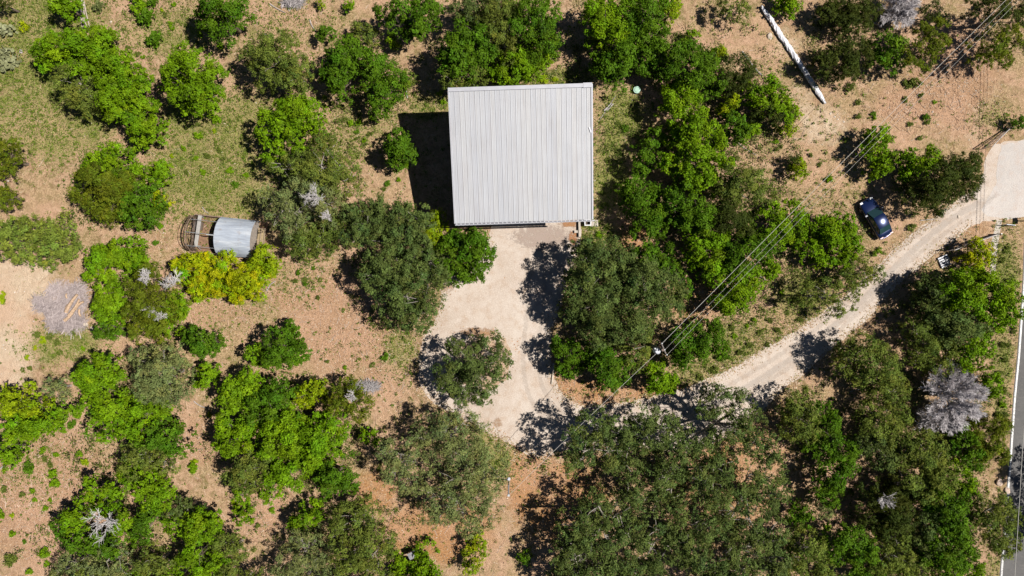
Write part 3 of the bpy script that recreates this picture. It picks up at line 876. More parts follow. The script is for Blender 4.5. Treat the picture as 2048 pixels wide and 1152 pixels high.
def white_tube():
    path = [(1523,12),(1529,22),(1541,38),(1551,54),(1562,72),(1577,93),(1590,113),(1601,130),(1612,147),(1624,165),(1634,181),(1642,193),(1651,207)]
    P = [at(x, y, .2) for x, y in path]
    r = np.random.default_rng(5)
    # resample
    Q = []; W_ = []
    for i in range(len(P)-1):
        for k in range(5):
            t = k/5; u = (i+t)/(len(P)-1); Q.append(P[i].lerp(P[i+1], t)); W_.append(.24*min(1, .45+3*u, .35+6*(1-u)))
    Q.append(P[-1]); W_.append(.08)
    n = 12; vs = []
    for i, (p, w) in enumerate(zip(Q, W_)):
        d = (Q[min(i+1, len(Q)-1)]-Q[max(i-1, 0)]).normalized(); s = Vector((-d.y, d.x, 0))
        for k in range(n):
            a = 2*math.pi*k/n; ww = w*(1+r.normal(0, .13))
            vs.append(p + s*math.cos(a)*ww + Vector((0,0,1))*(math.sin(a)*ww*.75 + r.normal(0,.015)))
    m = MB(); m.add(vs, [(i*n+k, i*n+(k+1)%n, (i+1)*n+(k+1)%n, (i+1)*n+k) for i in range(len(Q)-1) for k in range(n)]+[tuple(range(n))[::-1], tuple(range((len(Q)-1)*n, len(Q)*n))], False)
    tag(m.build('plastic_tube', simple('white_plastic_wrap', (.74,.74,.79), .45, var=.14, scale=3)), 'long crumpled white plastic tube lying on bare soil', 'tube')
white_tube()
# ------------------------------------------------------------------ trees
KIND = {  # base leaf colour, leaf length, slenderness, leaves per square metre of lobe, lobe scale
    'bright':  ((.158, .285, .005), .135, .68, 520, 1.0),
    'deep':    ((.088, .180, .007), .132, .68, 520, 1.0),
    'olive':   ((.130, .168, .026), .112, .60, 520, .85),
    'pale':    ((.165, .195, .062), .108, .56, 480, .80),
    'dark':    ((.092, .128, .030), .115, .62, 540, .85),
    'juniper': ((.140, .178, .010), .175, .28, 580, .80),
    'cedar':   ((.072, .096, .014), .165, .28, 600, .80),
    'yellow':  ((.350, .420, .004), .165, .38, 540, .80),
    'sage':    ((.225, .290, .040), .125, .54, 500, .85),
    'lime':    ((.270, .370, .006), .140, .56, 500, .90),
}

def rand_dirs(r, n, zmin=-0.25):
    z = r.uniform(zmin, 1, n); a = r.uniform(0, 2*np.pi, n); s = np.sqrt(np.maximum(0, 1-z*z))
    return np.stack([s*np.cos(a), s*np.sin(a), z], -1)

def leaf_quads(r, c, nrm, size, slim, out=None):
    """diamond leaves at c with normals nrm; optional growth direction out"""
    F = len(c)
    t = r.normal(0, 1, (F, 3)) if out is None else out + r.normal(0, .45, (F, 3))
    t -= nrm*np.sum(t*nrm, 1, keepdims=True); t /= np.linalg.norm(t, axis=1, keepdims=True)+1e-9
    b = np.cross(nrm, t)
    L = size*1.22*r.uniform(.65, 1.3, (F, 1)); Wd = L*slim*1.12
    k = r.uniform(-.2, .2, (F, 1))*L
    return np.stack([c - t*L*.5, c + b*Wd*.5 + t*k, c + t*L*.5, c - b*Wd*.5 + t*k], 1)

def crown_leaves(r, circles, kind, cover, zb):
    """circles: list of (x, y, R, top height) in metres"""
    base, size, slim, dens, lsc = KIND[kind]
    V = []; C = []; lobes = []
    base = np.array(base)*{'olive': 1.12, 'pale': 1.15, 'dark': 1.18, 'deep': .92, 'juniper': .9, 'bright': .92, 'lime': .85, 'yellow': .9}.get(kind, .84)
    for (x, y, R, hc) in circles:
        lm = np.clip(R*.33, .22, .68)*lsc
        n = max(7, int(cover*2.1*(R/lm)**2))
        rr = R*np.sqrt(r.uniform(0, 1, n))*.93; a = r.uniform(0, 2*np.pi, n)
        lr = lm*r.uniform(.55, 1.25, n)*(1-.35*(rr/R)**2)
        z = zb + (hc-zb)*np.sqrt(np.maximum(.04, 1-.93*(rr/R)**2)) - lr*r.uniform(.3, 1.5, n) - (r.uniform(0, 1, n) < .18)*r.uniform(.2, .5, n)*(hc-zb)
        z = np.maximum(z, lr*.7)
        if cover > .85:   # inner foliage under the outer shell
            k = r.uniform(0, 1, n) < .38
            z = np.where(k, zb + (z-zb)*r.uniform(.35, .75, n), z)
        lobes += list(zip(x+rr*np.cos(a), y+rr*np.sin(a), z, lr))
    for (lx, ly, lz, lr) in lobes:
        nl = max(16, int(1.5*dens*lr*lr))
        kt = max(5, int(14*lr/.5))
        tips = rand_dirs(r, kt, -.35)*np.array([1, 1, .8])
        tips *= r.uniform(.65, 1.12, (kt, 1))
        w = r.integers(0, kt, nl)
        p = tips[w]*lr + r.normal(0, 1, (nl, 3))*np.array([1, 1, .7])*max(.07, lr*.2)
        d = p/(np.linalg.norm(p, axis=1, keepdims=True)+1e-6)
        nrm = d*.75 + np.array([0, 0, .38]) + r.normal(0, .42, (nl, 3))
        nrm /= np.linalg.norm(nrm, axis=1, keepdims=True)
        V.append(leaf_quads(r, p + np.array([lx, ly, lz]), nrm, size, slim, d if slim < .4 else None))
        lt = 1 + r.normal(0, .15); hue = r.normal(0, .16 if kind == 'yellow' else .08)
        tipv = 1 + r.normal(0, .10, kt)[w]
        lv = (lt*tipv*(1 + r.normal(0, .16, nl)))[:, None]
        c = base*lv*np.array([1+hue, 1.0, 1-hue*.5])
        C.append(np.clip(c, .004, .6))
    return np.concatenate(V), np.concatenate(C), lobes

def prisms(r, A, B, ra, rb):
    """three sided tapering twigs from A to B (arrays)"""
    A = np.asarray(A, float); B = np.asarray(B, float); d = B-A; d /= np.linalg.norm(d, axis=1, keepdims=True)+1e-9
    u = np.cross(d, np.array([.31, .17, .93])); u /= np.linalg.norm(u, axis=1, keepdims=True)+1e-9
    v = np.cross(d, u); ra = np.broadcast_to(ra, (len(A),))[:, None]; rb = np.broadcast_to(rb, (len(A),))[:, None]
    P = []
    ang = [0, 2.094, 4.189]
    pa = [A + (u*math.cos(t)+v*math.sin(t))*ra for t in ang]; pb = [B + (u*math.cos(t)+v*math.sin(t))*rb for t in ang]
    for k in range(3):
        P.append(np.stack([pa[k], pa[(k+1) % 3], pb[(k+1) % 3], pb[k]], 1))
    return np.concatenate(P)

def dead_fan(r, c, R, z0, z1, n_main=5, depth=3, rad=.05, droop=.25):
    """bare crooked branches spreading from c; returns prism quads"""
    A = []; B = []; RA = []; RB = []
    def grow(p, d, L, rd, lev):
        k = 3
        for i in range(k):
            q = p + d*(L/k)
            A.append(p); B.append(q); RA.append(rd*(1-.22*i)); RB.append(rd*(1-.22*(i+1)))
            if lev > 0:
                for _ in range(2 if lev > 1 else 1):
                    dd = d + r.normal(0, .55, 3)*np.array([1, 1, .45]); dd /= np.linalg.norm(dd)
                    grow(q, dd, L*r.uniform(.38, .62), rd*.6, lev-1)
            p = q; d = d + r.normal(0, .22, 3)*np.array([1, 1, .5]); d /= np.linalg.norm(d)
    for m in range(n_main):
        a = 2*np.pi*(m + r.uniform(-.3, .3))/n_main
        d = np.array([math.cos(a), math.sin(a), (z1-z0)/R*.8]); d /= np.linalg.norm(d)
        grow(np.array([c[0], c[1], z0]), d, R*r.uniform(.55, .8), rad, depth)
    return prisms(r, A, B, np.array(RA), np.array(RB))

BLEACHED = simple('bleached_branch', (.60, .56, .55), .85, var=.15)
tree_no = [0]
def tree(kind, h, cover, spec, label, group=None, dead=(), name=None, cat='tree', zb=None, rk=None):
    tree_no[0] += 1
    r = np.random.default_rng(1000 + tree_no[0]*17)
    px = [tuple(float(v) for v in s.split(',')) for s in spec.split()]
    circles = []
    mx = sum(c[0] for c in px)/len(px)
    h = min(12.0 if 'huge' in label else 10.5, h*float(np.interp(mx, [0, 600, 800, 1050, 1350], [1.4, 1.4, 1.3, 1.1, 1.0])) if h > 2.7 else h*1.1)*(1.12 if 'huge' in label else 1)
    ws = sum(c[2]**2 for c in px); cx = sum(c[0]*c[2]**2 for c in px)/ws; cy = sum(c[1]*c[2]**2 for c in px)/ws
    dm = max([math.hypot(c[0]-cx, c[1]-cy) for c in px] + [1])
    for (x, y, R) in px:
        f = math.hypot(x-cx, y-cy)/dm if len(px) > 1 else 0
        hc = h*(1-(.08 if 'huge' in label else .24)*f*f)*r.uniform(.9, 1.04)
        hc = min(hc, max(h*.6, R/PPM*3.4))
        p = at(x, y, hc*.72); circles.append((p.x, p.y, 1.14*R/PPM*(1-hc*.72/H), hc))
    zb = (h*.24 if h > 4 else h*.10) if zb is None else zb
    bx = sum(c[0]*c[2]**2 for c in circles)/sum(c[2]**2 for c in circles); by = sum(c[1]*c[2]**2 for c in circles)/sum(c[2]**2 for c in circles)
    nm = name or {'juniper': 'juniper_tree', 'cedar': 'juniper_tree', 'yellow': 'yellow_bush', 'dark': 'live_oak', 'olive': 'live_oak', 'pale': 'live_oak'}.get(kind, 'broadleaf_tree')
    root = empty(nm, (bx, by, 0)); tag(root, label, cat, group)
    off_ = np.array([bx, by, 0.0])
    V, C, lobes = crown_leaves(r, circles, kind, cover, zb)
    V = V - off_
    link('crown', quads_mesh('crown', V, C), LEAF, root)
    # trunk and limbs
    m = MB(); tr = max(.04, .024*h)
    fork = Vector((r.normal(0, .15), r.normal(0, .15), max(.3, zb*.8)))
    m.tube([(0, 0, -.05), (fork.x*.4, fork.y*.4, fork.z*.5), fork], [tr*1.25, tr, tr*.85], 8)
    for (x, y, R, hc) in circles:
        e = Vector((x-bx, y-by, zb+(hc-zb)*.55)); mid = fork.lerp(e, .5) + Vector((r.normal(0, .2), r.normal(0, .2), -.1))
        m.tube([fork, mid, e], [tr*.55, tr*.36, tr*.15], 6, False)
        sub = [l for l in lobes if (l[0]-x)**2 + (l[1]-y)**2 < R*R]
        for j in range(min(len(sub), 7 if h > 4 else 4)):
            l = sub[int(r.integers(0, len(sub)))]
            q = Vector((l[0]-bx, l[1]-by, l[2])); s = mid.lerp(e, r.uniform(0, 1)); mm = s.lerp(q, .5) + Vector((r.normal(0, .12), r.normal(0, .12), r.normal(0, .1)))
            m.tube([s, mm, q], [tr*.17, tr*.11, .012], 5, False)
    m.build('trunk', PALEBARK if kind in ('olive', 'pale', 'dark') else BARK, root)
    for (x, y, R) in dead:
        if R < 20: continue
        p = at(x, y, h*.85)
        Q = dead_fan(r, (p.x-bx, p.y-by), R/PPM, h*.66, h*1.10, 5, 3, .06)
        link('dead_branch', quads_mesh('dead_branch', Q), BLEACHED, root)
    return root
T = tree

# --- along the photo's upper edge and the grassy corner
T('bright', 4, 1.1, '130,12,26 118,2,20', 'bright green tree at the photo edge beside a stack of bleached poles')
T('cedar', 3.5, 1, '6,6,14', 'dark bush cut by the corner of the photo, beyond the pricklypear')
T('bright', 5.0, 1.05, '90,104,30 118,92,34 150,88,36 190,86,36 207,72,20 170,115,40 215,118,34', 'broad bright green thicket tree under the bleached poles, shading short grass')
T('olive', 4.6, 1.0, '145,165,38 165,195,34 172,215,20 135,150,26', 'dull olive oak on the grassy side of the bright thicket')
T('bright', 5.2, 1.05, '240,140,36 255,165,34 225,165,30 205,140,30', 'bright green thicket tree mid row, between the broad one and the round end bush')
T('bright', 4.6, 1.1, '235,205,36 262,205,32 215,200,24 285,205,20 245,225,30', 'bright green thicket tree just before the round bush ending the row')
T('bright', 3.8, 1.15, '290,262,30 308,258,22 272,266,20', 'round bright yellow-green bush ending the thicket row over the juniper')
T('bright', 6.2, 1.15, '376,155,52 380,190,42 372,118,32 410,170,36 345,165,28', 'large dome shaped bright green tree standing alone in weedy grass')
T('deep', 6.0, 1.05, '440,18,46 465,30,26 420,38,28', 'dark green round tree at the photo edge beside bluish weeds')
T('olive', 6.0, 1.0, '553,110,50 525,105,36 590,140,34 560,150,40 530,140,34 545,75,26 500,110,22 610,165,20', 'broad mid green oak in grass beside a small dead brush heap')
T('deep', 2.6, 1.1, '650,65,18', 'small dark round shrub on bare ground, nearest the dead brush heap')
T('olive', 3.2, 1.0, '730,66,24 745,72,18 715,58,14', 'small olive tree between the dark round shrub and a photo-edge tree')
T('bright', 1.8, 1.1, '785,82,14', 'small low bright bush on straw beside the small olive tree')
T('deep', 6.2, 1.1, '820,30,42 850,18,30 795,50,24 770,30,22 835,55,24', 'mid green round tree at the photo edge, standing clear of the tall grove')
T('bright', 1.5, 1.0, '698,12,12', 'tiny bright bush at the photo edge on bare ground')
T('lime', 1.4, 1.0, '640,6,8', 'tiny lime bush at the photo edge near bare ground')
T('deep', 5.5, 1.1, '685,115,36 668,150,28 700,95,26 690,175,24 720,120,26', 'mid green tree paired with another just ahead of the shed-side clearing')
T('deep', 5.8, 1.1, '755,150,38 770,185,32 745,125,26 785,160,26 760,210,24', 'mid green tree of the pair, the one closer to the barn')
T('olive', 2.6, 1.0, '815,150,16 812,166,12', 'narrow olive shrub between the paired trees and the barn grove shade')
# --- tall grove behind the barn's high eave
T('deep', 9.0, 1.1, '925,95,42 945,60,34 905,120,30 960,105,34 930,140,30', 'tall vivid green tree of the grove, above the barn roof corner beside deep shade')
T('olive', 8.0, 1.1, '915,150,30 945,155,26 900,160,20', 'olive tree tight against the high eave corner of the barn')
T('olive', 9.5, 1.1, '1000,60,38 1010,95,32 985,30,34 1020,30,28', 'greyish olive oak at the heart of the grove behind the barn')
T('deep', 9.0, 1.15, '1065,45,46 1085,85,36 1055,95,34 1090,20,30 1040,12,34', 'tall deep green tree on the sunny flank of the grove behind the barn')
T('bright', 7.0, 1.1, '1030,130,34 1000,140,24 1060,140,24 1085,125,26 1015,155,20', 'brighter green tree touching the middle of the barn high eave')
T('dark', 9.0, 1.1, '955,12,34 925,18,28 985,8,26', 'dark oak at the photo edge within the grove behind the barn')
# --- grove past the barn
T('bright', 7.5, 1.1, '1210,40,42 1240,15,36 1190,20,24 1225,75,36', 'bright broad tree at the photo edge over shaded grass beside the grove behind the barn')
T('deep', 7.5, 1.1, '1285,30,40 1300,70,36 1265,60,32 1310,10,30', 'deep green tree between the broad bright tree and the lime tree at the photo edge')
T('lime', 6.0, 1.1, '1336,25,24 1345,10,18', 'lime green slim tree at the photo edge beside straw ground')
T('deep', 6.5, 1.15, '1245,120,40 1215,130,28 1285,116,28 1232,158,24 1205,110,22 1310,105,30', 'dark shaded green tree over the tank lid, near the barn corner')
T('deep', 6.5, 1.1, '1360,120,36 1345,150,26 1325,130,26 1375,100,24', 'green tree next to the small lone bush, in the grove past the barn')
T('bright', 1.8, 1.2, '1386,70,14', 'small lone round bush on straw, above the grove past the barn')
T('deep', 6.0, 1.1, '1405,150,38 1420,115,26 1390,175,26 1430,165,24', 'green tree touching the brownish juniper in the grove past the barn')
T('lime', 3.6, 1.1, '1438,102,16 1445,115,12', 'small lime bush tucked against the brownish juniper')
T('cedar', 5.5, 1.1, '1475,140,34 1490,165,28 1460,165,26', 'brownish dark juniper beside two thin fallen poles')
T('lime', 3.8, 1.1, '1460,205,20 1450,220,14', 'small lime tree in a shaded gap below the brownish juniper')
T('bright', 5.0, 1.1, '1530,185,34 1555,200,30 1505,185,22 1575,225,22', 'bright tree beside the bare yellow soil of the white tube')
T('cedar', 4.5, 1.1, '1535,215,30 1565,235,24', 'dark juniper merged into the bright tree near the yellow soil')
T('lime', 2.6, 1.1, '1580,250,18 1595,225,12', 'small lime shoot bush at the edge of the tan dirt, past the dark juniper')
T('deep', 4.2, 1.1, '1470,245,22 1485,265,20 1462,228,16', 'small green tree over bare brown earth among the grove')
T('bright', 3.2, 1.1, '1495,262,17 1512,255,12', 'low bright bush over a fallen dead branch')
T('bright', 5.0, 1.1, '1362,200,36 1345,225,26 1385,215,32 1345,185,16', 'bright green tree beside the tank lid clearing')
T('bright', 7.5, 1.1, '1385,260,36 1350,265,26 1420,265,34 1430,290,26 1365,290,24', 'bright green tree in the grove centre, over a gap of brown earth')
T('deep', 4.6, 1.1, '1295,305,26 1310,275,20 1285,330,22', 'small deep green tree at the edge of the barn-side grass strip, the upper of two')
T('deep', 4.6, 1.1, '1285,385,34 1258,380,20 1265,410,20 1305,375,22', 'deep green tree at the edge of the barn-side grass strip, the lower of two')
T('bright', 8.0, 1.1, '1400,330,40 1370,330,28 1435,330,34 1410,365,34 1330,325,20', 'bright tall tree at the core of the big grove')
T('olive', 7.5, 1.1, '1470,350,38 1500,375,38 1455,385,34 1530,400,30', 'olive green tree at the core of the big grove, towards the power lines')
T('deep', 7.5, 1.1, '1375,400,38 1340,400,28 1400,430,36 1350,430,24', 'deep green tree in the shade of the big grove core')
T('deep', 6.5, 1.1, '1300,430,32 1290,460,24 1318,455,20', 'green tree at the lower end of the barn-side grass strip')
T('cedar', 7.0, 1.1, '1455,430,38 1485,450,34 1430,455,28', 'dark juniper-like tree buried in the big grove')
T('bright', 6.5, 1.1, '1545,440,36 1580,430,30 1600,450,26 1560,470,28', 'bright green tree of the big grove crossed by the power lines')
T('bright', 7.0, 1.1, '1415,500,38 1425,540,30 1395,480,26 1440,480,26', 'bright column-like tree over a deep black shadow in the big grove')
T('deep', 6.5, 1.1, '1490,500,36 1520,490,34 1480,535,32 1455,515,24', 'green tree of the big grove just inside the power lines')
T('bright', 6.0, 1.1, '1470,580,32 1500,560,30 1450,610,28 1540,540,26 1490,600,22', 'bright tree of the big grove facing the grassy drive bank')
# --- big dark oak thicket beside the turning circle
T('dark', 9.5, 1.15, '1190,530,48 1235,515,40 1165,580,42 1225,580,46 1195,625,44 1150,620,28 1170,500,28', 'big dark live oak overhanging the gravel drive, nearest the barn door side')
T('dark', 9.0, 1.15, '1290,560,46 1335,580,38 1300,610,40 1260,545,38 1340,610,28', 'big dark live oak behind the one overhanging the drive')
T('dark', 8.5, 1.1, '1250,645,44 1200,665,38 1175,640,30 1280,660,30', 'dark live oak between the two big oaks and the transformer pole')
T('deep', 6.5, 1.1, '1290,505,28 1320,520,24 1345,540,22 1365,575,22 1330,500,18', 'greener tree on the flank of the big dark oaks, facing the grove shade')
T('deep', 5.5, 1.1, '1140,712,32 1135,740,20 1125,690,20', 'round deep green tree at the gravel edge with a small round shadow on the drive')
T('deep', 6.5, 1.15, '1215,735,38 1190,710,28 1245,745,26 1220,765,20', 'deep green tree at the lower tip of the oak thicket, over brown litter')
T('olive', 6.0, 1.1, '1268,700,32 1265,725,24 1285,675,24', 'olive tree right beside the transformer pole')
T('bright', 4.6, 1.1, '1322,755,32 1308,740,18 1338,768,18', 'bright round tree just below the transformer pole')
T('deep', 5.2, 1.05, '1385,690,38 1420,680,30 1370,715,22 1430,655,20 1445,700,20', 'deep green tree under the power lines on the grassy drive bank')
# --- live oaks between shed and barn
T('bright', 7.0, 1.1, '590,225,36 555,240,34 620,215,28 575,275,34 535,262,24 625,250,28 540,300,24', 'bright green tree topping the oak group, beside grassy ground')
T('olive', 7.5, 1.0, '640,330,46 680,330,34 600,330,36 690,365,34 650,290,28 560,330,24', 'olive oak with bare twigs below the bright tree of the oak group', dead=[(655,312,18)])
T('pale', 8.0, 1.0, '600,400,46 640,400,40 560,420,38 590,445,36 620,365,34 660,420,34 540,395,24', 'greyish oak with many dead twigs overhanging the hoop shed', dead=[(620,388,34),(645,430,20)])
T('olive', 6.0, 1.1, '615,480,34 590,490,22 645,480,30 670,455,30', 'olive green oak at the lower tip of the greyish oak by the shed')
T('dark', 7.5, 1.1, '735,445,38 710,465,32 760,425,32 725,420,24 700,430,20', 'dark oak between the greyish oak and the barn shadow', dead=[(760,450,14)])
T('dark', 8.0, 1.1, '795,440,36 830,430,32 805,475,36 770,480,32 845,455,26', 'dark oak closest to the barn shadow', dead=[(778,452,12)])
T('lime', 5.5, 1.15, '868,450,24 876,435,16 862,470,18', 'small lime green tree lit at the corner of the barn shadow')
T('dark', 8.5, 1.1, '780,540,42 750,560,32 820,530,38 760,520,30 735,545,22', 'dark oak over the wood chip clearing, the upper one')
T('dark', 8.5, 1.1, '810,595,44 850,600,34 840,630,32 780,600,34 860,560,32 800,635,30', 'dark oak over the wood chip clearing, the lower one touching the gravel')
T('dark', 7.0, 1.1, '860,525,30 880,545,22 845,500,28', 'dark oak between the chip clearing oaks and the shrub at the gravel')
T('deep', 5.0, 1.1, '900,510,30 920,545,26 885,535,20 905,480,22', 'deep green shrubby tree at the gravel below the barn eave')
T('deep', 5.2, 1.1, '945,490,34 960,520,30 975,500,18 925,475,24 950,545,20', 'deep green shrubby tree reaching furthest onto the gravel at the barn eave')
T('deep', 4.4, 1.15, '800,300,30 795,275,20 815,315,18 790,322,16', 'small round deep green tree alone beside the barn shadow')
# --- turning circle island
T('dark', 6.6, 1.0, '935,715,38 980,700,32 905,750,36 955,760,40 1000,735,26 925,785,28 965,788,24 1005,710,18 890,770,18 910,690,18', 'dark live oak alone on the island of the gravel turning circle')
# --- west side juniper and yard
T('bright', 4.6, 1.1, '215,318,34 190,335,26 240,325,24', 'bright green tree over the yellowish juniper')
T('juniper', 5.5, 1.15, '200,370,46 165,375,30 225,395,36 190,410,28 240,365,28 215,430,22', 'yellowish olive feathery juniper in the open yard')
T('deep', 5.0, 1.15, '280,415,36 262,430,26 295,395,28 270,390,24', 'deep green tree pressed against the yellowish juniper')
T('yellow', 2.4, 1.2, '318,402,15 312,390,10', 'small bright yellow bush against the deep green tree by the juniper')
T('bright', 3.0, 1.1, '312,342,24 325,335,16', 'low bright bush between the round thicket bush and the juniper')
T('bright', 3.2, 1.1, '270,350,18 262,305,13', 'slim bright bush beside the top of the yellowish juniper')
T('juniper', 4.5, 1.0, '10,300,26 20,325,18 5,345,18', 'olive juniper cut by the photo edge with a fallen grey limb', dead=[(26,352,18)])
T('juniper', 3.5, 1.1, '12,400,20 4,385,14', 'small olive juniper cut by the photo edge over pale stones')
T('sage', 4.2, 1.0, '35,480,38 8,490,30 60,455,26 25,455,24 45,510,24', 'pale green oak bush at the photo edge over bare pale soil')
T('sage', 4.2, 1.0, '105,490,36 118,450,26 135,505,20 95,520,20 85,470,24', 'pale green oak bush beside the bare pale soil, the one reaching the brush pile side')
T('bright', 5.0, 1.15, '205,525,34 230,505,26 195,550,26 190,510,20', 'bright green tree casting its shade on the brush pile')
T('bright', 4.6, 1.15, '258,505,28 272,525,20 245,520,20', 'bright green tree between the brush pile trees and the yellow bush')
T('bright', 4.8, 1.15, '212,590,28 222,625,28 205,610,20 235,600,18', 'bright green tree beside the logs of the brush pile')
T('deep', 4.4, 1.1, '212,660,24 225,650,20', 'deep green bush at the stony end of the brush pile')
T('juniper', 5.5, .85, '285,575,34 310,610,40 275,625,28 320,655,30 285,660,26 300,545,24', 'olive juniper full of grey dead limbs beside the yellow bush', dead=[(280,552,22),(335,562,28),(290,622,20),(305,635,20)])
T('bright', 4.6, 1.1, '345,620,26 335,650,22 355,600,18', 'bright green tree on the sunny flank of the dead limbed juniper')
T('yellow', 3.2, 1.15, '385,540,34 360,530,20 410,525,24 395,570,24', 'bright yellow bush along the hoop shed, over the netted run end')
T('yellow', 3.4, 1.15, '435,545,38 450,575,28 420,570,24', 'bright yellow bush along the hoop shed, in the middle of the hedge')
T('yellow', 3.2, 1.15, '485,560,36 505,575,24 475,590,18 520,550,24', 'bright yellow bush along the hoop shed, under its sheet roof')
T('lime', 3.2, 1.15, '528,515,26 540,535,18 515,525,20', 'greener lime bush ending the yellow hedge by the shed porch')
T('lime', 2.0, 1.1, '398,592,14', 'small lime shoot below the yellow hedge')
T('deep', 4.4, 1.15, '400,682,32 415,695,22 385,672,20 430,680,14', 'round green tree alone on tan ground below the yellow hedge')
T('deep', 4.8, 1.15, '560,690,38 545,715,28 585,710,26 580,675,20', 'round green tree alone at the edge of the wood chip clearing')
T('bright', 3.6, 1.1, '510,710,22 525,725,16', 'small bright bush leaning on the lone tree by the chip clearing')
# --- lower left thicket
T('pale', 5.5, 1.05, '310,745,46 335,720,32 300,780,36 340,780,36 280,720,26 355,755,28', 'greyish pale oak below the dead limbed juniper')
T('bright', 3.6, 1.1, '418,752,24 400,760,18 430,745,12', 'bright bush at the sunny edge of the greyish pale oak')
T('pale', 3.0, .9, '105,775,24 120,785,16', 'small greyish bush on pale dirt at the thicket corner')
T('bright', 5.0, 1.15, '190,750,36 165,760,26 215,735,26 200,785,32', 'bright green thicket tree below the brush pile clearing')
T('bright', 5.0, 1.15, '225,825,36 205,855,30 255,820,28 180,815,20', 'bright green thicket tree above the small shaded chip patch')
T('bright', 4.6, 1.1, '285,830,34 310,805,28 265,855,28', 'bright green thicket tree between the greyish oak and the chip strip')
T('deep', 5.0, 1.15, '325,870,32 355,890,26 300,885,26', 'deep green thicket tree at the edge of the chip strip')
T('olive', 5.4, 1.0, '270,925,34 300,910,28 330,925,28 255,905,22', 'olive oak with bare twigs in the middle of the thicket', dead=[(312,905,14)])
T('bright', 5.0, 1.15, '285,965,32 305,995,30 260,950,24 320,985,20', 'bright thicket tree next to the skeleton tree')
T('deep', 4.8, 1.1, '290,1045,26 280,1075,20 300,1025,22', 'deep green thicket tree under the skeleton tree flank')
T('lime', 4.0, 1.1, '35,805,32 70,815,28 10,790,20', 'lime green bush at the photo edge below pale dirt')
T('bright', 4.2, 1.1, '60,850,36 95,840,28 25,850,28 110,850,14', 'bright green bush at the photo edge beside a fallen pale branch')
T('bright', 3.8, 1.1, '12,890,28 28,910,16 5,925,18', 'bright green bush at the photo edge over the chip clearing')
T('bright', 5.0, .95, '190,980,26 225,980,24 165,1025,26 150,1045,28 240,1030,30 250,1060,26 210,1010,18', 'bright oak ringed round a skeleton of bare white limbs', dead=[(200,1050,40)])
T('deep', 4.6, 1.0, '135,1070,24 160,1085,24 195,1090,26 225,1090,26 115,1050,14', 'green tree on the lower side of the bare white limbs')
T('pale', 4.4, .95, '150,1130,30 125,1140,20', 'greyish oak at the photo edge beside the chip clearing')
T('pale', 4.6, .95, '210,1125,32 240,1135,26 180,1140,20', 'greyish oak at the photo edge below the bare white limbs', dead=[(178,1115,16)])
T('bright', 4.8, 1.0, '375,1055,34 405,1060,30 345,1050,20 420,1045,22', 'bright open oak over a brown earth gap', dead=[(415,1088,10)])
T('dark', 4.2, 1.0, '350,1022,22 375,1018,20 395,1025,14', 'dark small oak in front of the bright open oak')
T('olive', 4.6, 1.0, '300,1120,30 330,1135,26 280,1140,20', 'olive oak at the photo edge below the brown earth gap', dead=[(325,1100,12)])
T('bright', 4.6, 1.0, '395,1110,34 425,1130,28 370,1135,24', 'bright oak at the photo edge beside the olive oak')
T('olive', 4.4, 1.0, '450,1085,26 475,1100,24 470,1135,22 435,1090,16', 'olive oak between the photo edge and the small bright shrub')
T('bright', 2.4, 1.1, '483,1035,18 475,1020,10', 'small bright shrub alone on the chip ground')
# --- big bright clump at lower middle
T('bright', 6.0, 1.15, '480,775,34 500,760,24 460,795,24 485,805,26', 'bright tree topping the big clump, by the lone chip clearing tree')
T('deep', 6.5, 1.15, '535,805,36 560,785,30 515,830,28 545,830,28', 'deep green tree in the upper middle of the big clump')
T('lime', 5.0, 1.1, '625,785,26 605,795,22 640,775,14', 'lime juniper-like tree in the upper part of the big clump')
T('bright', 6.2, 1.15, '455,850,30 475,880,34 450,890,22 495,860,26', 'bright tree on the shaded flank of the big clump')
T('bright', 7.0, 1.15, '560,880,42 595,870,34 540,900,30 570,845,30', 'bright tall tree at the centre of the big clump')
T('bright', 6.6, 1.15, '640,870,40 665,845,28 620,900,32 650,905,30', 'bright tree on the sunny flank of the big clump')
T('olive', 6.0, 1.1, '500,940,38 475,955,28 525,920,26 510,970,28', 'olive tree at the lower corner of the big clump')
T('bright', 6.0, 1.15, '575,945,36 605,935,28 550,955,28 540,990,18 480,990,18', 'bright tree at the lower edge of the big clump, over tan soil')
T('deep', 4.8, 1.15, '680,945,34 660,975,28 700,970,20 650,950,22', 'vivid deep green tree at the tip of the big clump')
T('juniper', 4.6, .9, '690,790,32 715,815,28 670,815,26 705,770,18', 'thin juniper with grey dead twigs beside the big clump', dead=[(700,795,22)])
T('bright', 3.4, 1.0, '605,1040,24 630,1025,22 590,1050,16', 'bright low tree with ragged shade below the big clump', dead=[(642,1012,12)])
T('olive', 6.0, 1.1, '700,1045,36 735,1065,34 720,1020,26 670,1070,24', 'dark olive oak below the vivid tree, the upper one', dead=[(733,1058,12)])
T('olive', 6.0, 1.1, '700,1105,36 745,1110,34 690,1135,26 770,1085,20 745,1140,24', 'dark olive oak below the vivid tree, the lower one at the photo edge')
T('pale', 5.5, 1.0, '605,1105,38 580,1125,30 635,1125,30 600,1075,20', 'greyish green oak at the photo edge beside dark shade')
T('bright', 2.6, 1.0, '850,1108,22 800,1128,24 845,1140,24 815,1145,18', 'bright loose shrub round the small grey feeder box', zb=.2)
T('lime', 3.2, 1.0, '948,1112,24 955,1088,16 940,1135,18', 'lime shrub on rust coloured litter at the photo edge')
T('deep', 1.8, 1.2, '1047,1117,14', 'small round dark shrub alone in the branch shade')
T('bright', 3.0, 1.0, '738,878,17 730,865,11', 'small bright shrub at the shaded edge of the pale olive oak')
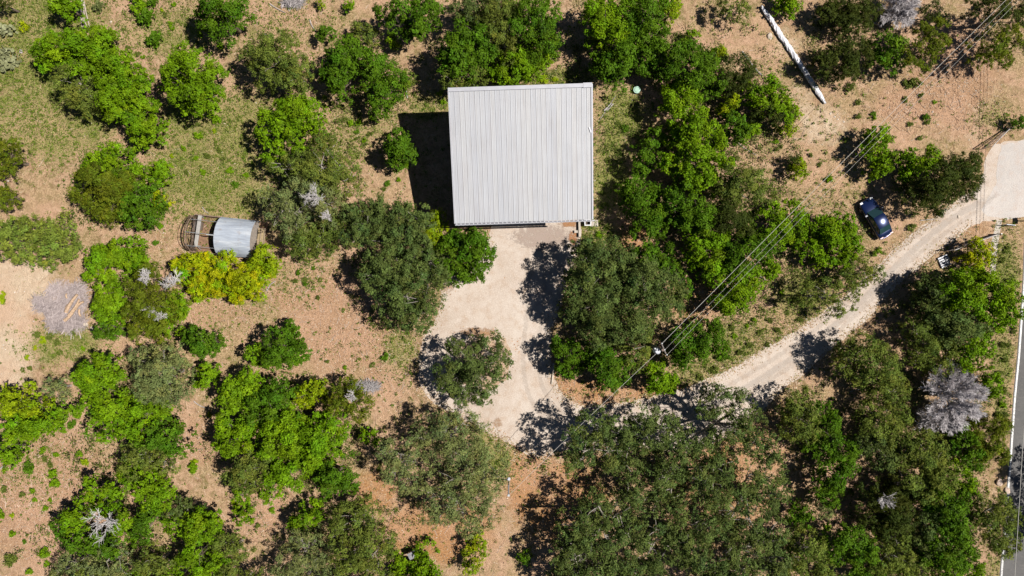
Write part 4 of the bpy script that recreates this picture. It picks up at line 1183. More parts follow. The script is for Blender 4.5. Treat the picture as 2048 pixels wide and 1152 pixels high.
# --- pale olive oak below turning circle
T('pale', 8.0, .88, '880,865,42 925,845,34 845,880,34 900,905,40 940,890,34 955,860,24', 'pale olive oak under the turning circle, crown edging the gravel')
T('pale', 7.5, .85, '800,910,36 785,945,28 835,930,32 770,900,18 815,965,24', 'pale olive oak beside the big bright clump')
T('pale', 8.0, .88, '940,950,42 980,930,34 900,960,34 960,985,36 995,955,22', 'pale olive oak beside the yard lamp pole')
T('pale', 7.5, .85, '890,1010,38 930,1030,34 855,985,30 970,1025,30 940,1055,24 865,1030,22', 'pale olive oak over the rust coloured litter', dead=[(895,1000,16)])
# --- huge dark oak group under the drive
HG = 'crowns of the huge oak group'
T('dark', 10.5, .92, '1190,850,36 1235,865,36 1165,905,34 1150,872,26 1140,930,24 1215,905,36 1260,900,34 1290,835,32 1335,855,32 1300,880,34 1250,935,34', 'huge dark oak whose branching shadow fans over the gravel drive')
T('dark', 10.0, .92, '1440,800,30 1480,815,32 1410,820,24 1500,850,34 1455,865,34 1400,880,34 1500,895,34 1540,895,26 1360,895,32 1425,785,16', 'huge airy dark oak reaching across the drive')
T('dark', 10.5, .92, '1350,930,38 1310,960,34 1400,935,34 1445,930,34 1390,975,34 1340,1000,36 1290,1000,30 1430,985,34', 'huge dark oak at the heart of the oak group under the drive')
T('dark', 10.0, .92, '1195,1010,34 1140,1050,26 1165,1050,36 1240,1030,36 1210,1075,36 1265,980,30 1260,1075,34 1180,1090,30', 'huge dark oak over the fan of bare branch shadows')
T('dark', 9.5, .92, '1500,945,34 1545,950,30 1480,990,34 1530,1010,36 1460,1040,36 1500,1050,34 1550,985,28', 'huge dark oak of the group on the side of the paved road')
T('dark', 9.5, .92, '1310,1060,36 1370,1060,36 1410,1045,34 1340,1100,36 1295,1110,34 1390,1105,36', 'huge dark oak below the heart of the oak group')
T('dark', 9.0, .92, '1150,1115,34 1125,1120,28 1135,1085,26 1195,1135,34 1235,1120,34 1270,1145,30 1140,1145,24', 'huge dark oak at the photo edge beside the litter shade')
T('dark', 9.0, .92, '1450,1100,36 1510,1095,36 1545,1125,32 1480,1140,34 1420,1145,30 1550,1065,28', 'huge dark oak at the photo edge on the side of the paved road')
# --- trees half cut by the lower edge of the photo
for (k, h, sp, lb) in [
    ('olive', 4.5, '160,1170,40 215,1175,40 120,1180,30', 'olive oak cut off by the photo edge, below the greyish oaks'),
    ('bright', 4.5, '290,1172,36 345,1178,40 400,1172,36', 'bright green oak cut off by the photo edge, near the brown earth gap'),
    ('olive', 4.5, '450,1170,34 505,1178,34', 'olive oak cut off by the photo edge, below the small bright shrub'),
    ('pale', 5.0, '570,1172,38 625,1175,38', 'greyish oak cut off by the photo edge, beside the dark shade'),
    ('olive', 5.5, '690,1172,38 745,1175,36', 'olive oak cut off by the photo edge, under the dark olive pair'),
    ('bright', 3.0, '800,1165,24 840,1172,24 870,1160,18', 'bright loose shrub cut off by the photo edge, below the feeder box'),
    ('dark', 8.0, '1150,1170,40 1205,1178,40 1120,1165,30', 'dark oak cut off by the photo edge, at the shaded litter'),
    ('dark', 8.0, '1265,1175,40 1320,1172,38 1375,1178,40', 'dark oak cut off by the photo edge, under the middle of the huge oaks'),
    ('dark', 8.0, '1430,1172,40 1485,1178,40 1540,1170,36', 'dark oak cut off by the photo edge, under the road side of the huge oaks'),
    ('olive', 5.5, '1600,1165,36 1650,1172,36', 'olive oak cut off by the photo edge, between huge oaks and lower wood'),
    ('deep', 5.5, '1705,1160,34 1755,1170,34', 'deep green oak cut off by the photo edge in the lower wood'),
    ('olive', 5.5, '1810,1165,36 1860,1160,34', 'olive oak cut off by the photo edge in the lower wood'),
    ('bright', 5.5, '1915,1155,34 1950,1140,24', 'bright tree cut off by the photo edge close to the paved road')]:
    T(k, h, 1.1, sp, lb)
# --- along the drive to the gate
T('bright', 4.2, 1.1, '1762,272,24 1752,300,22 1775,325,24 1760,335,20 1745,280,18', 'bright tree crossed by power lines beside bare tan earth')
T('bright', 5.0, 1.1, '1850,318,30 1830,330,22 1815,350,20', 'bright green tree against the dark juniper by the car')
T('cedar', 6.0, 1.05, '1880,365,40 1850,390,34 1910,345,34 1935,330,26 1920,370,30 1870,410,26 1840,370,24', 'broad dark juniper shading the ground behind the car', dead=[(1925,345,16)])
T('cedar', 4.5, 1.05, '1945,355,24 1950,320,18 1935,385,18', 'ragged juniper end reaching the concrete apron')
T('bright', 5.0, 1.1, '1665,465,34 1690,450,26 1645,455,24 1700,475,20', 'bright tree beside the nose of the thicket facing the car')
T('bright', 4.6, 1.1, '1675,505,24 1705,495,24 1690,520,20', 'bright tree at the thicket edge just behind the car tail')
T('olive', 4.6, 1.0, '1730,540,30 1705,555,24 1755,548,16 1690,545,18', 'olive tree jutting to the very edge of the drive below the car')
T('bright', 4.4, 1.1, '1625,500,26 1605,480,22 1640,520,18', 'bright tree of the thicket at the grassy bank below the power lines')
T('olive', 5.5, .6, '1650,580,32 1690,600,28 1615,590,26 1665,625,20 1705,580,20', 'thin sparse oak leaning over the drive edge')
T('lime', 2.4, 1.2, '1602,343,18 1598,325,12', 'small lime bush alone on dry ground between grove and white tube')
T('cedar', 2.0, .9, '1588,318,13', 'small dark juniper sprig next to the lone lime bush')
T('cedar', 4.6, 1.1, '1680,115,36 1715,110,30 1650,125,24 1700,140,24 1735,90,16', 'dark juniper shading the white plastic tube')
T('cedar', 4.0, 1.1, '1690,25,32 1720,35,28 1715,8,26 1665,14,26 1745,18,20 1648,28,18 1700,45,24', 'large dark juniper at the photo edge beyond the white tube end')
T('bright', 2.6, 1.1, '1572,4,20 1590,14,18 1560,-4,16', 'bright bush at the photo edge touching the white tube end')
T('olive', 4.0, .8, '1470,10,24 1490,25,20 1450,15,18', 'olive thin bush at the photo edge over straw')
T('deep', 5.0, 1.05, '1780,85,30 1765,115,22 1790,125,20', 'dark green tree sunk in shade beside the grey dead brush')
T('juniper', 5.5, .75, '1845,80,34 1870,60,26 1825,110,26 1865,100,24 1850,125,20 1880,85,18', 'see-through juniper edging the reddish chip ground')
T('cedar', 4.0, .9, '1868,18,20 1885,35,16', 'small juniper at the photo edge beyond the grey dead brush')
T('juniper', 6.0, .7, '1980,90,34 2010,70,30 1960,110,22 2030,100,26 2000,120,22', 'sparse juniper under the power lines over chip ground')
T('cedar', 6.0, .85, '1985,25,32 1955,15,26 2010,35,26 2040,45,22 2035,10,24', 'dark juniper at the photo corner under the power lines')
T('deep', 1.8, 1.2, '2040,243,13', 'small round dark shrub at the photo edge by the wing gate')
T('yellow', 3.6, 1.1, '1965,500,24 1950,520,20 1975,520,17', 'yellow bush at the wing gate')
T('lime', 3.0, 1.1, '1955,552,22 1968,550,20 1945,565,14', 'lime tree below the yellow gate bush')
T('bright', 7.0, 1.1, '1925,585,38 1965,580,35 1900,590,26 1940,615,33', 'bright tall tree beside the pallet, between drive and road')
T('bright', 7.0, 1.1, '2000,585,35 2020,615,31 1985,620,31 2010,640,24', 'bright tall tree brushing the edge of the paved road')
T('dark', 5.5, 1.15, '1870,585,29 1850,570,22 1885,560,17 1850,605,22', 'dark thin oak throwing shade onto the drive near the pallet')
T('dark', 6.0, 1.15, '1900,650,40 1875,640,29 1930,655,33 1960,650,29', 'dark olive oak below the two tall roadside trees')
T('olive', 5.0, 1.15, '1835,660,29 1855,690,31 1840,715,22', 'dark olive oak on the drive side of the roadside wood')
T('bright', 5.2, 1.1, '1945,700,33 1970,695,20 1925,720,24 1955,675,22', 'bright tree above the dead grey tree')
T('olive', 5.0, 1.15, '1895,705,31 1880,735,26 1905,740,22', 'olive tree above the dead grey tree, on its shaded flank')
T('bright', 3.8, 1.1, '1988,772,22 1982,750,17 1995,790,13', 'bright green bush between the dead grey tree and the paved road')
T('olive', 7.0, 1.15, '1725,700,40 1760,730,40 1700,725,29 1740,760,33 1780,760,29 1695,690,22', 'olive green oak casting lacy shade on the gravel drive')
T('olive', 5.5, 1.15, '1785,785,29 1760,795,24 1800,775,20', 'olive oak tucked under the one with lacy shade')
T('olive', 5.5, 1.15, '1600,810,33 1612,845,35 1585,860,24 1625,870,24', 'olive deep oak below the drive, beside tan straw')
T('deep', 5.5, 1.15, '1660,870,33 1690,895,31 1640,890,24 1650,830,24', 'deep green tree next to the olive deep oak')
T('deep', 5.2, 1.15, '1675,950,33 1655,975,26 1690,930,24 1660,1000,20', 'deep green oak over a brown earth hollow')
T('pale', 4.0, 1.15, '1650,1020,20 1638,1005,15', 'small greyish oak below the deep green oak of the earth hollow')
T('olive', 6.0, 1.15, '1765,850,35 1800,835,31 1745,825,24 1780,875,29', 'olive oak facing the dead grey tree')
T('olive', 6.5, 1.15, '1835,885,38 1865,905,35 1810,905,31 1880,930,31 1850,940,31', 'olive oak below the dead grey tree')
T('dark', 6.0, 1.15, '1750,900,31 1775,915,29 1730,880,24', 'dark oak in the shade between olive oaks')
T('olive', 6.0, 1.15, '1820,965,31 1860,975,33 1890,965,29 1840,985,24', 'olive oak with a dark bough over pinkish chips')
T('cedar', 5.5, 1.15, '1770,1010,42 1800,1035,35 1755,1045,29 1800,995,29 1780,1060,24', 'brownish juniper with grey centre in the lower wood', dead=[(1778,1005,26)])
T('deep', 6.5, 1.15, '1895,1010,35 1875,985,26 1915,1000,26 1905,1040,31', 'deep green tree between the brownish juniper and the road', )
T('deep', 6.5, 1.15, '1905,1080,40 1930,1110,31 1880,1105,33 1900,1130,29', 'deep green tree near the photo edge in the lower wood')
T('dark', 5.5, 1.15, '1850,1040,29 1860,1075,29 1840,1100,24', 'dark oak between brownish juniper and deep green trees')
T('deep', 5.5, 1.15, '1690,1085,33 1725,1100,33 1670,1110,24 1735,1130,24', 'deep green oak at the photo edge below the juniper hollow')
T('olive', 5.5, 1.15, '1620,1095,35 1600,1125,31 1640,1130,29 1590,1090,22', 'olive oak at the photo edge beside the huge oaks')
T('deep', 3.4, 1.15, '1605,1035,24 1595,1020,15', 'small green tree beside the huge oaks')
T('olive', 5.5, 1.15, '1790,1110,35 1825,1130,31 1765,1135,26 1800,1085,24', 'olive oak at the photo edge below the brownish juniper', dead=[(1800,1118,14)])
T('juniper', 4.6, 1.15, '1975,880,35 1998,855,22 1990,905,29 1960,905,22 2010,850,15', 'yellowish juniper at the roadside below the dead grey tree')
T('deep', 5.0, 1.15, '1935,900,29 1925,870,22 1950,925,20', 'deep green tree behind the yellowish roadside juniper')
T('bright', 5.0, 1.15, '1925,950,26 1935,975,22', 'bright tree beside a patch of bleached straw at the roadside')
T('olive', 8.0, 1.15, '1990,1015,33 2018,1035,29 1985,1065,35 1962,1030,24 2010,1080,29 2000,1100,22', 'olive tree overhanging the edge of the paved road')
# trees across the road, just outside the frame: their shade falls on the asphalt
T('dark', 9.0, 1.0, '2185,965,42 2215,940,36 2170,985,28', 'dark roadside tree across the paved road', 'trees across the paved road')
T('dark', 9.0, 1.0, '2185,1055,44 2205,1090,40 2165,1075,28', 'dark roadside tree across the paved road', 'trees across the paved road')

# --- the dead grey tree
def dead_tree(px, py, R, h, label, n, seed):
    r = np.random.default_rng(seed)
    p = at(px, py, h*.7); base = Vector((p.x, p.y, 0))
    root = empty('dead_tree', base); tag(root, label, 'dead tree')
    R = R/PPM*(1-h*.7/H)
    m = MB(); m.tube([(0,0,-.05), (.05,.02,h*.25), (.0,.1,h*.42)], [.2, .17, .13], 8); m.build('trunk', DEADWOOD, root)
    A = []; B = []; ra = []; rb = []
    for k in range(48):
        a = r.uniform(0, 2*np.pi); u = R*math.sqrt(r.uniform(.02, 1))*.97
        s = np.array([0, 0.05, h*r.uniform(.2, .42)]); e = np.array([u*math.cos(a), u*math.sin(a), h*(.95-.45*(u/R)**2)*r.uniform(.8, 1)])
        pts = [s + (e-s)*t + r.normal(0, .08, 3) for t in np.linspace(0, 1, 6)]
        for i in range(5):
            A.append(pts[i]); B.append(pts[i+1]); ra.append(.055*(1-i/6)); rb.append(.055*(1-(i+1)/6))
        for j in range(n//40):
            t = r.uniform(.35, 1); i = min(4, int(t*5)); q = pts[i] + (pts[i+1]-pts[i])*(t*5-i)
            d = np.array([q[0], q[1], .55*R]); d /= np.linalg.norm(d)+1e-6
            d = d + r.normal(0, .45, 3); d /= np.linalg.norm(d)
            L = r.uniform(.3, .75)
            f = q + d*L
            A.append(q); B.append(f); ra.append(.022); rb.append(.008)
            for _ in range(2):
                g = q + d*L*r.uniform(.3, .8); d2 = d + r.normal(0, .4, 3); d2 /= np.linalg.norm(d2)
                A.append(g); B.append(g + d2*L*.45); ra.append(.017); rb.append(.007)
    Q = prisms(r, A, B, np.array(ra), np.array(rb))
    link('bare_crown', quads_mesh('bare_crown', Q), simple('grey_twigs', (.68, .63, .64), .9, var=.12, scale=2), root)
dead_tree(1917, 800, 70, 5.6, 'large leafless silver grey tree near the paved road', 5200, 5)
dead_tree(1865, 845, 24, 3.4, 'small leafless pinkish grey bush beside the large dead tree', 500, 6)
dead_tree(1805, 10, 38, 3.0, 'leafless grey brush at the photo edge among junipers', 1800, 7)

print('LEAVES', sum(len(o.data.polygons) for o in bpy.data.objects if o.name.startswith('crown')))
# ------------------------------------------------------------------ brush pile, logs, poles, branches
def log(px0, px1, r0, r1, z0, z1, label, mat=LOGWOOD, name='log', cat='log', group=None, bend=0.1, n=7):
    a = at(*px0); b = at(*px1); a.z = z0; b.z = z1
    d = (b-a); s = Vector((-d.y, d.x, 0)).normalized()
    pts = [a.lerp(b, t) + s*bend*math.sin(t*3.1)*(1 if n % 2 else -1) + Vector((0,0,random.uniform(-.015,.015))) for t in np.linspace(0, 1, 6)]
    rad = [r0+(r1-r0)*t*random.uniform(.9, 1.1) for t in np.linspace(0, 1, 6)]
    m = MB(); m.tube([p - a for p in pts], rad, n)
    o = m.build(name, mat); o.location = a
    return tag(o, label, cat, group)

def brush_heap(blobs, n, h, label, col, name='brush_pile', seed=11, L=(.4, 1.3)):
    r = np.random.default_rng(seed)
    A = []; B = []
    w = np.array([b[2]*b[3] for b in blobs], float); w /= w.sum()
    c0 = at(blobs[0][0], blobs[0][1])
    for i in range(n):
        x, y, rx, ry, ang = blobs[r.choice(len(blobs), p=w)]
        u = math.sqrt(r.uniform(0, 1)); a = r.uniform(0, 6.28)
        p = at(x + rx*u*math.cos(a), y + ry*u*math.sin(a)); z = .04 + h*(1-u*u)*r.uniform(.2, 1)
        t = math.radians(ang) + r.normal(0, .7)
        d = np.array([math.cos(t), math.sin(t), r.normal(0, .12)]); l = r.uniform(*L)
        q = np.array([p.x-c0.x, p.y-c0.y, z])
        k = d*l*.5; j = r.normal(0, .08, 3)*l
        A += [q-k, q+j]; B += [q+j, q+k]
        if i % 3 == 0:
            t2 = t + r.choice([-1, 1])*r.uniform(.4, .8)
            A.append(q+j); B.append(q+j+np.array([math.cos(t2), math.sin(t2), .05])*l*.4)
    A = np.array(A); B = np.array(B); A[:, 2] = np.maximum(A[:, 2], .015); B[:, 2] = np.maximum(B[:, 2], .015)
    rad = r.uniform(.008, .024, len(A)); rad[r.uniform(0, 1, len(A)) < .06] = .05
    Q = prisms(r, A, B, rad, rad*.7)
    C = np.array(col)*r.uniform(.6, 1.25, (len(Q)//3, 1)); C = np.concatenate([C, C, C])
    o = link(name, quads_mesh(name, Q, C), LITTER); o.location = c0
    return tag(o, label, 'brush pile')
brush_heap([(130,622,30,24,35), (100,612,26,12,20), (88,600,16,8,15), (122,582,24,12,60), (150,642,24,20,75), (126,652,26,8,5), (112,640,14,16,110), (160,575,14,10,40), (152,600,24,24,65)], 2700, 1.15,
           'large pile of grey cut brush on bare pale ground', (.40, .335, .33), L=(.4, 1.9))
for k, (a, b, r0, r1, z, lb) in enumerate([
        ((147,624),(170,589), .13,.09,.70,'longest tan log lying across the brush pile'),
        ((143,640),(163,618), .12,.09,.62,'tan log at the lower side of the brush pile logs'),
        ((146,619),(156,606), .11,.09,.60,'short thick tan log in the brush pile logs'),
        ((152,630),(174,598), .09,.07,.72,'straight tan log along the shaded side of the brush pile'),
        ((163,618),(180,603), .10,.08,.55,'crooked tan log ending near the shade of the bright tree'),
        ((170,618),(174,632), .08,.06,.45,'forked tan log pointing away from the brush pile logs'),
        ((148,597),(147,587), .07,.05,.55,'small upright lying tan log at the top of the brush pile logs')]):
    log(a, b, r0*1.45, r1*1.45, z+.45, z+.5, lb, group='logs on the brush pile', n=7+k%2)
def boulder(px, py, s, label, mat=STONE, z=.0):
    bm = bmesh.new(); bmesh.ops.create_icosphere(bm, subdivisions=3, radius=1)
    r = random.Random(px*7+py)
    ph = [Vector((r.uniform(-1,1), r.uniform(-1,1), r.uniform(-1,1)))*2.2 for _ in range(5)]
    for v in bm.verts:
        k = 1 + sum(.10*math.sin(v.co.dot(p)*1.6+i) for i, p in enumerate(ph))
        v.co = Vector((v.co.x*s*k, v.co.y*s*.8*k, max(-.25, v.co.z)*s*.55*k))
    me = bpy.data.meshes.new('boulder'); bm.to_mesh(me); bm.free()
    o = link('boulder', me, mat); o.location = at(px, py, 0)+Vector((0,0,.1*s)); o.rotation_euler.z = r.uniform(0, 3)
    return tag(o, label, 'rock')
boulder(171, 648, .28, 'pale squarish rock beside the brush pile logs')
boulder(184, 658, .24, 'pale rock half in shade at the end of the brush pile')
PINK = simple('pink_stone', (.56, .43, .35), .9, var=.15, bump=.4)
boulder(1997, 964, .40, 'rounded pinkish boulder on the road verge, the larger one', PINK)
boulder(2014, 980, .34, 'rounded pinkish boulder touching the asphalt edge', PINK)
boulder(1540, 72, .35, 'flat tan rock beside the white plastic tube')
boulder(222, 44, .14, 'small white rock near the bleached pole stack')
boulder(42, 103, .20, 'pale lilac rock between the two pricklypear clumps', simple('lilac_stone', (.46,.40,.45), .9))
boulder(1917, 434, .16, 'small pale rock at the drive verge by the open wing gate')

POLES = [((160,0),(166,60)), ((164,-4),(170,58)), ((168,0),(174,62)), ((161,14),(180,66)), ((157,18),(168,48)), ((170,4),(183,63))]
for k, (a, b) in enumerate(POLES):
    log(a, b, .06, .045, .07+.05*(k % 3), .09+.05*(k % 2), 'bleached thin pole in the loose stack beside the small bright tree', simple('bleached_pole', (.50,.42,.37), .8, var=.2), 'wooden_pole', 'pole', 'bleached poles in a stack', .04, 6)
STICKS = [
    ((1197,243),(1231,192),.035,.02,.05,'thin yellowish pole leaning out from the barn side wall',.02),
    ((1208,222),(1222,207),.09,.08,.08,'short pale plank on the grass beside the barn',.0),
    ((1212,224),(1226,208),.08,.07,.07,'second short pale plank on the grass beside the barn, further from its wall',.0),
    ((1484,103),(1525,152),.07,.04,.07,'long fallen pole by the brownish juniper, the one with clear ground beside it',.12),
    ((1493,112),(1520,150),.05,.03,.06,'shorter fallen pole lying close along the long one',.06),
    ((1468,278),(1512,310),.05,.02,.06,'fallen dead grey branch beside the low bright bush',.15),
    ((1806,20),(1765,47),.07,.04,.25,'pale bare trunk sticking out of the grey dead brush',.05),
    ((1735,40),(1765,58),.09,.07,.15,'white broken post at the shaded foot of the grey dead brush',.0),
    ((1762,37),(1770,41),.08,.08,.15,'short white broken post by the grey dead brush',.0),
    ((1771,52),(1784,38),.09,.08,.12,'short tan log by the grey dead brush',.0),
    ((372,803),(376,818),.06,.05,.05,'short white stick standing out on the chip strip',.0),
    ((388,802),(412,815),.05,.04,.06,'bent pale branch at the shaded end of the chip strip',.1),
    ((456,640),(458,652),.05,.04,.05,'short white stick on tan ground beside the lone tree',.0),
    ((405,413),(418,427),.04,.03,.05,'curved pale stick just above the hoop shed run',.12),
    ((534,582),(552,562),.05,.04,.06,'curved pale branch at the end of the yellow hedge',-.15),
    ((813,178),(815,197),.09,.08,.08,'short pale log between the paired trees and the barn',.0),
    ((540,8),(571,26),.06,.03,.06,'thin grey pole reaching from the small brush heap',.05),
    ((620,40),(632,62),.06,.03,.06,'thin brown branch above the dark round shrub',.1),
    ((0,938),(36,905),.07,.04,.10,'long pale fallen branch beside the photo-edge bush',.1),
    ((10,922),(48,890),.05,.03,.10,'thinner pale fallen branch parallel to the long one',.08),
    ((388,478),(405,500),.05,.03,.25,'pale crooked branch lying in the netted run',.1),
    ((372,488),(392,497),.04,.03,.22,'short pale branch lying in the corner of the netted run',.0),
    ((1510,545),(1530,560),.07,.06,.08,'short pale log under the bright tree facing the drive bank',.0),
    ((1840,441),(1869,438),.05,.04,.06,'dark thin log at the drive verge under the broad juniper',.0),
    ((1700,783),(1725,776),.06,.04,.06,'pale stick on straw beside the drive oak',.0),
]
for (a, b, r0, r1, z, lb, bend) in STICKS:
    log(a, b, r0, r1, z, z+.03, lb, LOGWOOD if 'tan' in lb else DEADWOOD, 'fallen_branch', 'branch', None, bend, 6)
brush_heap([(590,4,18,10,30), (580,8,16,6,-20)], 320, .5, 'small heap of grey dead brush at the photo edge', (.42, .38, .38), seed=4)
brush_heap([(738,772,20,10,20), (715,770,14,6,-10)], 300, .5, 'small heap of grey dead twigs beside the thin juniper', (.40, .37, .37), seed=5)

# ------------------------------------------------------------------ pricklypear
def cactus(px, py, rx, ry, n, label, seed):
    r = np.random.default_rng(seed)
    root_at = at(px, py)
    vs = []; m = MB()
    for k in range(n):
        u = math.sqrt(r.uniform(0, 1)); a = r.uniform(0, 6.28)
        c = Vector((rx/PPM*u*math.cos(a), ry/PPM*u*math.sin(a), r.uniform(.15, .75)))
        nrm = Vector((r.normal(0, .5), r.normal(0, .5), r.uniform(.2, 1))).normalized(); t = nrm.orthogonal().normalized()
        t = Matrix.Rotation(r.uniform(0, 6.28), 3, nrm) @ t; b = nrm.cross(t)
        s = r.uniform(.13, .22); ring = [c + t*math.cos(q)*s*1.2 + b*math.sin(q)*s*.85 for q in np.linspace(0, 2*math.pi, 11)[:-1]]
        f = [p + nrm*.02 for p in ring]; g = [p - nrm*.02 for p in ring]
        m.add(f+g, [tuple(range(10)), tuple(range(10, 20))[::-1]] + [(i, 10+i, 10+(i+1) % 10, (i+1) % 10) for i in range(10)])
    o = m.build('pricklypear', simple('cactus_pad', (.24, .25, .12), .6, var=.25, scale=4)); o.location = root_at
    tag(o, label, 'cactus')
cactus(18, 122, 26, 24, 110, 'broad pricklypear clump at the photo edge on short grass', 1)
cactus(20, 64, 18, 12, 42, 'smaller pricklypear clump on short grass, nearer the photo corner', 2)

# ------------------------------------------------------------------ small weeds and shrubs
def weed_mesh(seed, kind, R=.45, h=.4, n=420, size=.10):
    r = np.random.default_rng(seed); base, _, sl, _, _ = KIND[kind]
    m = 9
    R0 = R; R = R*.75
    tc_ = np.stack([R*np.sqrt(r.uniform(0, 1, m))*np.cos(a := r.uniform(0, 6.28, m)), R*np.sqrt(r.uniform(0, 1, m))*np.sin(a), h*r.uniform(.3, 1, m)], -1)
    w = r.integers(0, m, n)
    c = tc_[w] + r.normal(0, .085, (n, 3))*R0/.45*np.array([1, 1, .7]); c[:, 2] = np.maximum(c[:, 2], .03)
    nr = np.array([0, 0, .8]) + r.normal(0, .5, (n, 3)); nr /= np.linalg.norm(nr, axis=1, keepdims=True)
    V = leaf_quads(r, c, nr, size, sl)
    C = np.array(base)*(1+r.normal(0, .22, (n, 1)))*np.array([1.0, 1, 1])
    return quads_mesh('leafy_weed', V, np.clip(C, .004, .6))
WM = {}
for k in ('bright', 'deep', 'olive', 'lime', 'pale', 'yellow'):
    WM[k] = [weed_mesh(50+i+len(k)*7, k) for i in range(3)]
    for me_ in WM[k]: me_.materials.append(LEAF)
